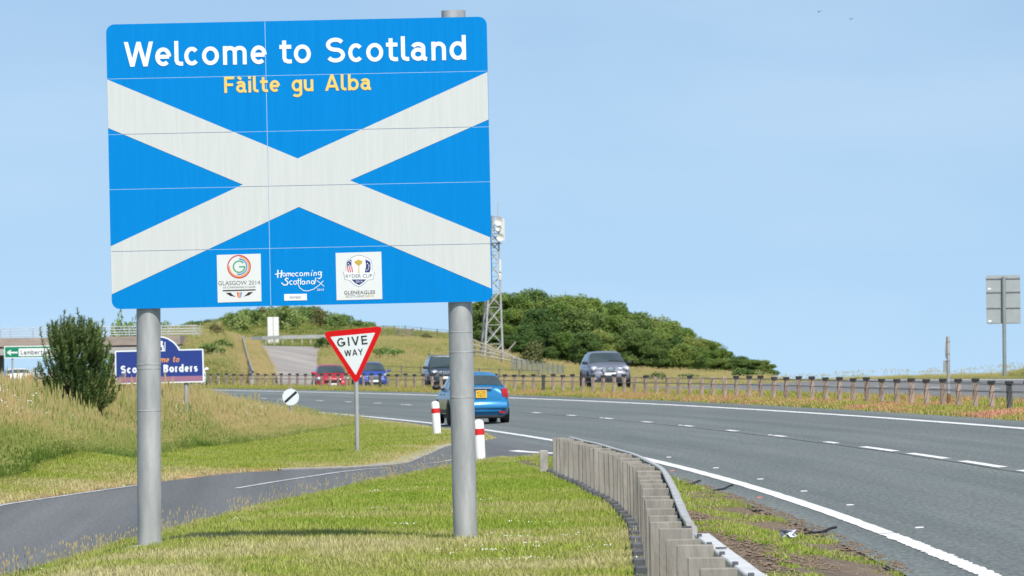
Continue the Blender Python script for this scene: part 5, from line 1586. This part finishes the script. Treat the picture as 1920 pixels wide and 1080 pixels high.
        for s, off in ((-1, .30), (1, -.28)):
            pass
        def wp(a, b):
            y = g3 - .03 - .012 * b; return surf(y, 6.2 + 2.6 * a, -1)
        patch('wiper', dark_trim, wp, 6, 1, .02)
    if rear:
        tzz, tw, th = rear['light']
        for side in (1, -1):
            def tl(a, b, side=side): 
                p = surf(.012 + .045 * a, 3.4, side); p.z = tzz - th / 2 + th * b; p.x = side * (W2 * (.86 + .10 * a)); p.y = yr_ + .01 + .20 * a ** 1.5; return p
            mb = MB(); zz0, zz1 = tzz - th / 2, tzz + th / 2
            xo, xi = W2 * .955, W2 * (.955) - tw
            q = [(xi, yr_ + .0), (xi + tw * .6, yr_ + .015), (xo - .02, yr_ + .07), (xo + .004, yr_ + .22), (xi, yr_ + .22)]
            mb.add([(side * a, b, zz0 + (.03 if i in (0,) else 0)) for i, (a, b) in enumerate(q)] + [(side * (a - .03), b, zz1) for a, b in q], [(0, 1, 2, 3, 4), (9, 8, 7, 6, 5)] + [(i, (i + 1) % 5, (i + 1) % 5 + 5, i + 5) for i in range(5)])
            tlo = mb.build('tail_light', tail_m, root, world=False)
            mb = MB(); mb.box((side * (W2 * .70), yr_ + .03, clear + .14), (.16, .06, .05)); mb.build('reflector', tail_m, root, world=False)
        pz, pw, ph = rear['plate']
        px_ = rear.get('px', 0)
        mb = MB(); mb.bbox((px_, yr_ - .02, pz), (pw, .03, ph), .01); rp = mb.build('number_plate', plate_y, root, world=False)
        if rear.get('text'):
            frp = Frame((px_ - pw / 2, yr_ - .036, pz - ph / 2), (1, 0, 0), (0, 0, 1))
            for k, s_ in enumerate(rear['text']):
                o_ = font_text('lettering', s_, black_m, rp, frp, pw * .12, pw * .88, ph * (.54 if k == 0 else .10), ph * .36, n0=.002)
                o_.data.transform(Matrix.Translation(wloc(rp)))
        mb = MB(); mb.box((0, yr_ - .005, pz + ph / 2 + .06), (W2 * .72, .05, .035)); mb.build('boot_strip', dark_trim if not rear.get('chrome') else chrome_m, root, world=False)
        mb = MB(); mb.bbox((0, yr_ + .06, rear['bumper']), (W2 * 1.86, .22, .20), .06); mb.build('bumper', pm, root, world=False, smooth=True)
        mb = MB(); mb.box((0, yr_ + .06, clear + .03), (W2 * 1.4, .16, .06)); mb.build('rear_valance', dark_trim, root, world=False)
    return root

def heading_at(d): return math.atan(-float(xslope(d)))   # +Y car axis turned to follow the road

# blue saloon in the near lane, seen from behind
def place(px, d): return gp(P(px, 700, d).x, d)
sal_top = [(0, .70), (.012, .98), (.05, 1.03), (.15, 1.05), (.28, 1.36), (.36, 1.425), (.46, 1.44), (.56, 1.40), (.73, .99), (.86, .90), (.97, .74), (1, .60)]
sal_belt = [(0, .68), (.02, .92), (.15, .96), (.6, .93), (.74, .90), (1, .58)]
car('blue_saloon', 'bright blue saloon driving away in the near lane behind the right sign pole', 'car', place(884, 154), heading_at(154) + .03, 4.2, 1.44, .81, sal_top, sal_belt, paint('blue_paint', (.004, .17, .39), .45), wr=.31,
    glass=(.14, .285, .555, .735), rear={'light': (.86, .19, .24), 'plate': (.835, .30, .20), 'bumper': .56, 'text': ['KC03', 'VKV'], 'chrome': True}, front=None, clear=.20)
# grey crossover coming towards us
suv_top = [(0, .75), (.01, 1.05), (.03, 1.20), (.13, 1.56), (.24, 1.60), (.42, 1.615), (.55, 1.56), (.73, 1.10), (.86, 1.03), (.965, .90), (1, .70)]
suv_belt = [(0, .75), (.02, 1.02), (.2, 1.06), (.6, 1.0), (.75, .98), (1, .68)]
HB = math.pi
car('grey_crossover', 'dark grey crossover coming towards the camera in front of the wood', 'car', place(1134, 243), HB + heading_at(243) - .08, 4.35, 1.63, .90, suv_top, suv_belt, paint('grey_paint', (.19, .195, .24), .4), wr=.36,
    glass=(.03, .14, .545, .735), front={'light': (.86, .17, .12), 'lx': .76, 'grille': (.66, .19, .82, chrome_m), 'frame': (.62, .22), 'intake': (.9, .14, .45), 'plate': .63, 'mirror': dark_trim}, clear=.30)
# dark off-roader
off_top = [(0, .80), (.01, 1.08), (.03, 1.25), (.09, 1.70), (.2, 1.745), (.42, 1.75), (.56, 1.70), (.70, 1.16), (.86, 1.10), (.97, .98), (1, .75)]
off_belt = [(0, .8), (.02, 1.06), (.6, 1.10), (.75, 1.06), (1, .74)]
car('dark_offroader', 'very dark blue off-roader coming towards us left of the right sign pole', 'car', place(833, 272), HB + heading_at(272) - .1, 4.5, 1.76, .92, off_top, off_belt, paint('dark_paint', (.022, .032, .045), .3), wr=.37,
    glass=(.02, .10, .56, .71), front={'light': (.94, .17, .10), 'grille': (.62, .18, .90, chrome_m), 'intake': (1.0, .14, .52), 'plate': .66, 'mirror': dark_trim}, clear=.32, rails=True)
# red hatchback
hat_top = [(0, .70), (.01, 1.0), (.04, 1.12), (.14, 1.43), (.25, 1.47), (.42, 1.47), (.54, 1.42), (.76, .98), (.88, .90), (.97, .74), (1, .58)]
hat_belt = [(0, .7), (.02, .94), (.2, .98), (.6, .93), (.77, .90), (1, .56)]
car('red_hatchback', 'red hatchback coming towards us left of the give way sign post', 'car', place(619, 290), HB + heading_at(300) - .12, 4.0, 1.48, .86, hat_top, hat_belt, paint('red_paint', (.46, .008, .016), .1), wr=.30,
    glass=(.04, .15, .535, .76), front={'light': (.74, .17, .11), 'lx': .80, 'grille': (.9, .12, .60, dark_trim), 'intake': (1.1, .16, .36), 'plate': .44}, clear=.18)
# blue people carrier
mpv_top = [(0, .75), (.01, 1.08), (.03, 1.25), (.10, 1.56), (.25, 1.61), (.45, 1.61), (.58, 1.54), (.80, 1.05), (.89, .98), (.97, .82), (1, .62)]
mpv_belt = [(0, .75), (.02, 1.0), (.2, 1.04), (.6, .99), (.8, .95), (1, .6)]
car('blue_people_carrier', 'deep blue people carrier coming towards us partly behind the give way sign', 'car', place(694, 322), HB + heading_at(300) - .10, 4.4, 1.62, .90, mpv_top, mpv_belt, paint('deep_blue_paint', (.03, .07, .34), .2), wr=.31,
    glass=(.03, .11, .565, .80), front={'light': (.82, .19, .13), 'lx': .80, 'grille': (.66, .16, .72, chrome_m), 'intake': (1.1, .16, .42), 'plate': .52}, clear=.20)
# white car going away under the bridge side
wh_top = [(0, .75), (.01, 1.0), (.04, 1.10), (.12, 1.42), (.25, 1.47), (.45, 1.47), (.58, 1.40), (.78, .98), (.9, .90), (1, .6)]
car('white_hatchback', 'white hatchback seen from behind below the green direction sign', 'car', place(28, 338), heading_at(300) - .0, 4.0, 1.48, .84, wh_top, hat_belt, paint('white_paint', (.70, .70, .68), .0), wr=.30,
    glass=(.04, .13, .57, .78), rear={'light': (.90, .16, .30), 'plate': (.66, .52, .115), 'bumper': .52}, clear=.2)
# white van mostly behind the region sign
van_top = [(0, 1.0), (.005, 1.7), (.02, 1.84), (.2, 1.88), (.6, 1.88), (.72, 1.80), (.86, 1.15), (.95, 1.05), (1, .75)]
van_belt = [(0, .9), (.02, 1.1), (.8, 1.1), (1, .7)]
car('white_van', 'small white van of which only an edge shows right of the blue region sign', 'van', place(349, 318), HB + heading_at(300), 4.2, 1.88, .88, van_top, van_belt, paint('van_paint', (.74, .74, .73), .0), wr=.30,
    glass=(.006, .03, .71, .86), front={'light': (.85, .15, .14), 'grille': (.6, .12, .75, dark_trim), 'intake': (1.0, .14, .42), 'plate': .5}, clear=.2, tumble=.90)

# ------------------------------------------------------------------ trees and bushes
def leaf_mat(name, c1, c2, c3, trans=.25):
    m = bpy.data.materials.new(name); m.use_nodes = True
    t = m.node_tree; b = t.nodes['Principled BSDF']; b.inputs['Roughness'].default_value = .6; b.inputs['Specular IOR Level'].default_value = .3
    g = node(t, 'ShaderNodeNewGeometry'); oi = node(t, 'ShaderNodeObjectInfo')
    tcn = node(t, 'ShaderNodeTexCoord'); nz = node(t, 'ShaderNodeTexNoise'); nz.inputs['Scale'].default_value = .9; nz.inputs['Detail'].default_value = 3
    t.links.new(tcn.outputs['Object'], nz.inputs['Vector'])
    a1 = node(t, 'ShaderNodeMath', operation='MULTIPLY_ADD'); a1.inputs[1].default_value = .35
    t.links.new(g.outputs['Random Per Island'], a1.inputs[0]); t.links.new(nz.outputs['Fac'], a1.inputs[2])
    a2 = node(t, 'ShaderNodeMath', operation='MULTIPLY_ADD'); a2.inputs[1].default_value = .35
    t.links.new(oi.outputs['Random'], a2.inputs[0]); t.links.new(a1.outputs[0], a2.inputs[2])
    cr = node(t, 'ShaderNodeValToRGB'); el = cr.color_ramp.elements; el.new(.5)
    for i, (p, c) in enumerate(((.45, c1), (.80, c2), (1.12, c3))): el[i].position = min(p, 1.0); el[i].color = (*c, 1)
    t.links.new(a2.outputs[0], cr.inputs[0]); t.links.new(cr.outputs[0], b.inputs['Base Color'])
    tr = node(t, 'ShaderNodeBsdfTranslucent'); t.links.new(cr.outputs[0], tr.inputs['Color'])
    ms = node(t, 'ShaderNodeMixShader'); ms.inputs[0].default_value = trans
    t.links.new(b.outputs[0], ms.inputs[1]); t.links.new(tr.outputs[0], ms.inputs[2]); t.links.new(ms.outputs[0], t.nodes['Material Output'].inputs['Surface'])
    return m

bark_m = mat('bark', (.075, .06, .045), rough=.95, var=.3, scale=8)

def crown_mesh(name, seed, h, rad, base, n_lobes, n_leaf, size, m, cone=0.0):
    """leaf sized faces spread through lobes that sit round a trunk"""
    rg = np.random.RandomState(seed)
    V = []; 
    lobes = []
    for i in range(n_lobes):
        t = rg.rand(); z = base + (h - base) * (.12 + .80 * t)
        rr = rad * (1 - cone * t) * math.sqrt(max(.08, 1 - ((t - .42) / .72) ** 2)) * .72
        a = rg.rand() * 6.283; q = math.sqrt(rg.rand())
        lobes.append((rr * q * math.cos(a), rr * q * math.sin(a), z, rad * rg.uniform(.20, .42), rg.uniform(.7, 1.0)))
    lobes.append((0, 0, base + (h - base) * .86, rad * .34, 1.1))
    per = n_leaf // len(lobes)
    pts = []; nrm = []
    for (cx, cy, cz, r_, sq) in lobes:
        v = rg.normal(size=(per, 3)); v /= np.linalg.norm(v, axis=1)[:, None]
        k = r_ * (.55 + .5 * rg.rand(per) ** .6)
        bump = 1 + .18 * np.sin(v[:, 0] * 7 + cx * 3) * np.sin(v[:, 1] * 6 + cz) 
        pts.append(np.array([cx, cy, cz]) + v * (k * bump)[:, None] * np.array([1, 1, sq])); nrm.append(v)
    p = np.concatenate(pts); nv = np.concatenate(nrm)
    keep = p[:, 2] > base * .7; p = p[keep]; nv = nv[keep]
    N = len(p)
    d = nv * .6 + rg.normal(size=(N, 3)) * .6 + np.array([0, 0, .25]); d /= np.linalg.norm(d, axis=1)[:, None]
    a = np.cross(d, rg.normal(size=(N, 3))); a /= np.linalg.norm(a, axis=1)[:, None]; b = np.cross(d, a)
    s = size * rg.uniform(.6, 1.35, N)[:, None]
    q = np.stack([p + a * s, p + b * s * .62, p - a * s, p - b * s * .62], 1).reshape(-1, 3)
    me = bpy.data.meshes.new(name)
    me.vertices.add(len(q)); me.vertices.foreach_set('co', q.astype(np.float32).ravel())
    me.loops.add(len(q)); me.loops.foreach_set('vertex_index', np.arange(len(q), dtype=np.int32))
    me.polygons.add(N); me.polygons.foreach_set('loop_start', np.arange(0, 4 * N, 4, dtype=np.int32))
    me.update(calc_edges=True); me.materials.append(m)
    return me, lobes

def trunk_mesh(name, seed, h, base, lobes, r=.16):
    rg = random.Random(seed); mb = MB()
    mb.tube([(0, 0, -.3), (rg.uniform(-.1, .1), rg.uniform(-.1, .1), h * .4), (rg.uniform(-.2, .2), rg.uniform(-.2, .2), h * .86)], r, 8, r2=r * .25)
    for (cx, cy, cz, r_, sq) in lobes[:9]:
        z0 = max(.3, min(cz * .55, h * .6)); mb.tube([(0, 0, z0), (cx * .5, cy * .5, z0 + (cz - z0) * .6), (cx, cy, cz)], r * .4, 5, r2=r * .1)
    me = bpy.data.meshes.new(name); me.from_pydata(mb.v, [], mb.f); me.materials.append(bark_m)
    return me

deep_m = leaf_mat('deep_green_leaves', (.055, .115, .03), (.10, .175, .042), (.18, .25, .065))
mid_m = leaf_mat('mid_green_leaves', (.085, .16, .03), (.155, .245, .048), (.25, .32, .075))
lime_m = leaf_mat('yellow_green_leaves', (.11, .18, .033), (.19, .265, .055), (.30, .34, .09))
olive_m = leaf_mat('olive_leaves', (.10, .12, .04), (.17, .18, .065), (.26, .25, .10))
PROT = []
for i, (h, rad, m, seed) in enumerate(((8, 2.7, deep_m, 1), (8, 2.9, mid_m, 2), (8, 2.4, mid_m, 3), (8, 2.8, lime_m, 4), (8, 2.5, deep_m, 5))):
    cm, lb = crown_mesh('crown', seed, h, rad, .9, 42, 22000, .105, m)
    PROT.append((cm, trunk_mesh('trunk', seed, h, 1.2, lb), h))
def tree(name, kind, loc, height, wide, label, group, rng_):
    cm, tm, h = PROT[kind]
    root = empty(name, loc, label, 'tree', group, rz=rng_.uniform(0, 6.28))
    s = height / h
    for nm, me in (('trunk', tm), ('crown', cm)):
        o = link(bpy.data.objects.new(nm, me), root); o.scale = (s * wide, s * wide, s)
    return root
LAB = {0: 'dark green rounded tree in the wood behind the grey crossover', 1: 'mid green broad tree in the wood beyond the barrier', 2: 'mid green narrow tree in the wood beyond the barrier', 3: 'yellow green lighter tree in the wood beyond the barrier', 4: 'dark green narrow tree in the wood behind the grey crossover'}
rg = random.Random(17)
SIL = [(895, 560), (940, 545), (1000, 545), (1045, 551), (1095, 556), (1145, 568), (1200, 582), (1250, 603), (1300, 626), (1340, 646), (1380, 666), (1415, 686), (1450, 702)]
def sil(px): return float(np.interp(px, [p[0] for p in SIL], [p[1] for p in SIL]))
ORD = 'first second third fourth fifth sixth seventh eighth ninth tenth eleventh twelfth thirteenth fourteenth fifteenth sixteenth seventeenth eighteenth nineteenth twentieth twenty-first twenty-second twenty-third twenty-fourth twenty-fifth twenty-sixth twenty-seventh'.split()
HUE = {0: 'dark green', 1: 'mid green', 2: 'mid green narrow', 3: 'yellow green', 4: 'dark green narrow'}
def wood(px, d, drop, kind, row, i, wide=1.0):
    p = P(px, 700, d); g_ = gp(p.x, d, -.2); zt = P(px, sil(px) + drop, d).z
    hh = max(1.6, (zt - g_.z) * 1.0)
    tree('broadleaf_tree', kind, g_, hh, wide * (8 / hh) ** .45, HUE[kind] + ' tree, ' + ORD[i] + ' from the mast along the ' + row + ' row of the wood', 'trees of the wood behind the road', rg)
for i, px in enumerate(np.arange(900, 1452, 27)): wood(px + rg.uniform(-6, 6), 486 + rg.uniform(-8, 8), rg.uniform(-4, 7), (1, 3, 1, 2, 0, 3, 1)[i % 7], 'back', i)
for i, px in enumerate(np.arange(915, 1440, 32)): wood(px + rg.uniform(-7, 7), 468 + rg.uniform(-5, 5), rg.uniform(18, 40) * (1 - .6 * (px - 900) / 540), (0, 1, 3, 0, 2, 4)[i % 6], 'middle', i)
for i, px in enumerate(np.arange(985, 1430, 36)): wood(px + rg.uniform(-8, 8), 452 + rg.uniform(-4, 4), rg.uniform(50, 85) * (1 - .75 * (px - 960) / 490), (0, 4, 1, 0, 3, 4)[i % 6], 'front', i)
for i, (px, dr) in enumerate(((930, 95), (962, 84), (990, 98))): wood(px, 446, dr, (0, 4, 0)[i], 'lowest', i)

# bushes
BUSH = []
scrub_m = leaf_mat('scrub_leaves', (.11, .195, .045), (.19, .29, .075), (.29, .37, .12)); pale_scrub = leaf_mat('pale_scrub_leaves', (.15, .22, .055), (.24, .33, .09), (.34, .41, .14))
for i, m in enumerate((scrub_m, pale_scrub, olive_m, deep_m)):
    cm, lb = crown_mesh('foliage', 40 + i, 1.6, 1.3, .05, 18, 3600, .08, m)
    BUSH.append((cm, trunk_mesh('stem', 50 + i, 1.4, .1, lb, .04)))
BL = ('mid green scrub bush on the hill crest below the big sign', 'pale green scrub bush on the hill crest below the big sign', 'olive scrub bush on the hill crest below the big sign', 'dark green scrub bush on the hill crest below the big sign')
def bush(px, d, h, w, kind, label, group):
    g_ = gp(P(px, 650, d).x, d, -.1)
    root = empty('scrub_bush', g_, label, 'bush', group, rz=rg.uniform(0, 6.28))
    for nm, me in (('stem', BUSH[kind][1]), ('foliage', BUSH[kind][0])):
        o = link(bpy.data.objects.new(nm, me), root); o.scale = (w / 1.3, w / 1.3, h / 1.6)
CREST = [(330, 612), (380, 606), (420, 596), (460, 588), (500, 583), (540, 581), (580, 583), (620, 588), (650, 597), (680, 604), (695, 611)]
for i, px in enumerate(np.arange(330, 700, 15)):
    dd = 490 + rg.uniform(-12, 14); g_ = gp(P(px, 650, dd).x, dd)
    zt = P(px, float(np.interp(px, [p[0] for p in CREST], [p[1] for p in CREST])) + rg.uniform(-4, 3), dd).z
    k = (0, 1, 0, 0, 2, 1, 0)[i % 7]
    bush(px, dd, max(.5, zt - g_.z + .1) * 1.05, rg.uniform(.9, 1.4), k, ('mid green', 'pale green', 'olive')[k] + ' scrub bush, ' + ORD[i] + ' from the bridge along the hill crest', 'scrub along the hill crest')
for (px, d, h, w, k, lab) in ((605, 440, .95, .8, 3, 'small dark bush beside the top of the climbing slip road'), (722, 400, .95, 1.2, 0, 'low green bush on the bank right of the give way sign'), (742, 405, .7, .9, 0, 'lower green bush just right of another on the bank'), (404, 440, 1.0, .9, 2, 'brown olive bush on the slope above the region sign'), (395, 400, .9, 1.2, 0, 'green bush on the slope beside the region sign'), (418, 415, .7, 1.0, 0, 'small green bush halfway up the slope left of the crash barrier'), (800, 460, .8, 1.0, 2, 'olive bush on the ridge left of the right sign pole'),
                              (1003, 425, 2.0, 1.4, 2, 'olive bush at the edge of the wood by the mast'), (1230, 300, .8, 1.0, 3, 'low dark bush at the right end of the field'), (1395, 330, .9, 1.1, 3, 'dark bush at the thin end of the wood'), (1425, 335, .7, .9, 0, 'green bush at the thin end of the wood'),
                              (1290, 310, .7, 1.0, 3, 'small dark bush below the middle of the wood')):
    bush(px, d, h, w, k, lab, None)
for (px, d, h, w, k, lab) in ((225, 620, 2.1, 2.6, 0, 'distant bush behind the bridge railings just right of the pine'), (252, 640, 2.3, 2.6, 0, 'distant bush behind the bridge railings next to the left pole'), (310, 560, 1.6, 2.0, 1, 'distant pale bush behind the bridge railings right of the left pole')):
    zg = 4.2
    g_ = gp(P(px, 650, d).x, d); bush(px, d, max(1.5, P(px, 621, d).z - g_.z), w, k, lab, 'bushes behind the bridge railings')

# pine bush left of the region sign
needle_m = leaf_mat('pine_needles', (.045, .095, .028), (.11, .175, .05), (.27, .33, .11), trans=.2)
DP = 124.0
gb = gp(P(134, 780, DP).x, DP, -.05)
root = empty('pine_bush', gb, 'dense dark green young pine with upright shoots left of the region sign', 'tree')
rn = random.Random(12); nr = np.random.RandomState(12)
ztop = P(145, 578, DP).z - gb.z
mpx = DP / F
shoots = []
mbt = MB(); outline = None
mbt.tube([(0, 0, -.1), (.03, 0, ztop * .45), (.05, .02, ztop * .93)], .06, 8, r2=.012)
outline = [(0.0, .5), (.2, .80), (.4, .92), (.5, .84), (.65, .74), (.79, .62), (.89, .44), (.95, .2), (1.0, .03)]
for i in range(760):
    t = rn.random() ** .85 * .80; a = rn.random() * 6.283
    rmax = float(np.interp(t, [p[0] for p in outline], [p[1] for p in outline])) * .86
    rmax *= 1 + .20 * math.sin(3 * a + t * 6) + rn.uniform(-.22, .16)
    rr = rmax * rn.uniform(.55, 1.0)
    tip = Vector((rr * math.cos(a) + .26 * min(t, .62), rr * math.sin(a), ztop * t))
    start = Vector((tip.x * .45, tip.y * .45, max(.05, tip.z - .35 * rr - .05)))
    kk = .5 * (1 - t) ; up = Vector((math.cos(a) * kk, math.sin(a) * kk, 1.0)).normalized()
    ln = rn.uniform(.14, .32) * (1.35 if t > .7 else 1)
    shoots.append((start, tip, up, ln))
    if i % 5 == 0: mbt.tube([(0, 0, start.z * .8), tuple(start), tuple(tip)], .014, 5, r2=.006)
# the leaders that stick out of the top, read off the photograph's outline
for (px, py, d0) in ((145, 577, .44), (121, 582, .40), (114, 592, .34), (131, 590, .34), (162, 600, .32), (173, 602, .32), (181, 603, .34), (126, 597, .3), (139, 596, .3), (150, 594, .3), (168, 612, .3), (117, 606, .3), (101, 612, .24), (197, 616, .28), (92, 622, .18), (107, 600, .2), (153, 592, .24), (188, 622, .2), (66, 690, .2), (72, 678, .22), (205, 640, .2)):
    tp = P(px, py, DP) - gb; up = Vector((rn.uniform(-.08, .08), rn.uniform(-.1, .1), 1)).normalized()
    shoots.append((tp - up * d0 - Vector((tp.x * .4, 0, .15)), tp - up * d0, up, d0))
V = []; Fc = []
for (st_, tip, up, ln) in shoots:
    side = up.cross(Vector((rn.uniform(-1, 1), rn.uniform(-1, 1), .1))).normalized()
    n = int(36 + ln * 130)
    for k in range(n):
        q = k / n; c = tip + up * (ln * q) if k % 3 else st_.lerp(tip, rn.uniform(.45, 1.0))
        d_ = Vector((rn.gauss(0, 1), rn.gauss(0, 1), rn.gauss(0, .6))).normalized() * .8 + up * .75
        d_.normalize(); L_ = rn.uniform(.08, .15) * (1 - .45 * q); w = d_.cross(Vector((rn.random(), rn.random(), rn.random()))).normalized() * .0095
        b = len(V); V.extend([tuple(c - w), tuple(c + w), tuple(c + d_ * L_)]); Fc.append((b, b + 1, b + 2))
me = bpy.data.meshes.new('needles'); me.from_pydata(V, [], Fc); me.materials.append(needle_m)
link(bpy.data.objects.new('needles', me), root)
mbt.build('trunk', bark_m, root, world=False)
# dead fern-like growth under the pine
# a few birds high on the right
bird_m = mat('bird_grey', (.10, .11, .12), rough=.8, var=.2)
for (px, py, d, lab) in ((1535, 22, 260, 'tiny dark bird high in the sky, left of another bird'), (1595, 36, 270, 'tiny dark bird high in the sky, lower and right of another bird')):
    c = P(px, py, d); mb = MB()
    mb.sphere(c, (.035, .10, .032), 8, 6)
    for s in (-1, 1): mb.add([c + Vector((s * .02, .05, .01)), c + Vector((s * .09, .03, .05)), c + Vector((s * .17, -.03, .03)), c + Vector((s * .09, -.05, .045)), c + Vector((s * .02, -.05, .01))], [(0, 1, 2, 3, 4)])
    mb.add([c + Vector((-.03, -.14, 0)), c + Vector((.03, -.14, 0)), c + Vector((0, -.07, .01))], [(0, 1, 2)])
    o = mb.build('bird', bird_m); props(o, lab, 'bird', 'birds in the sky')
    # put the origin at the bird so that it is a free object of its own
    o.data.transform(Matrix.Translation(-c)); o.location = c
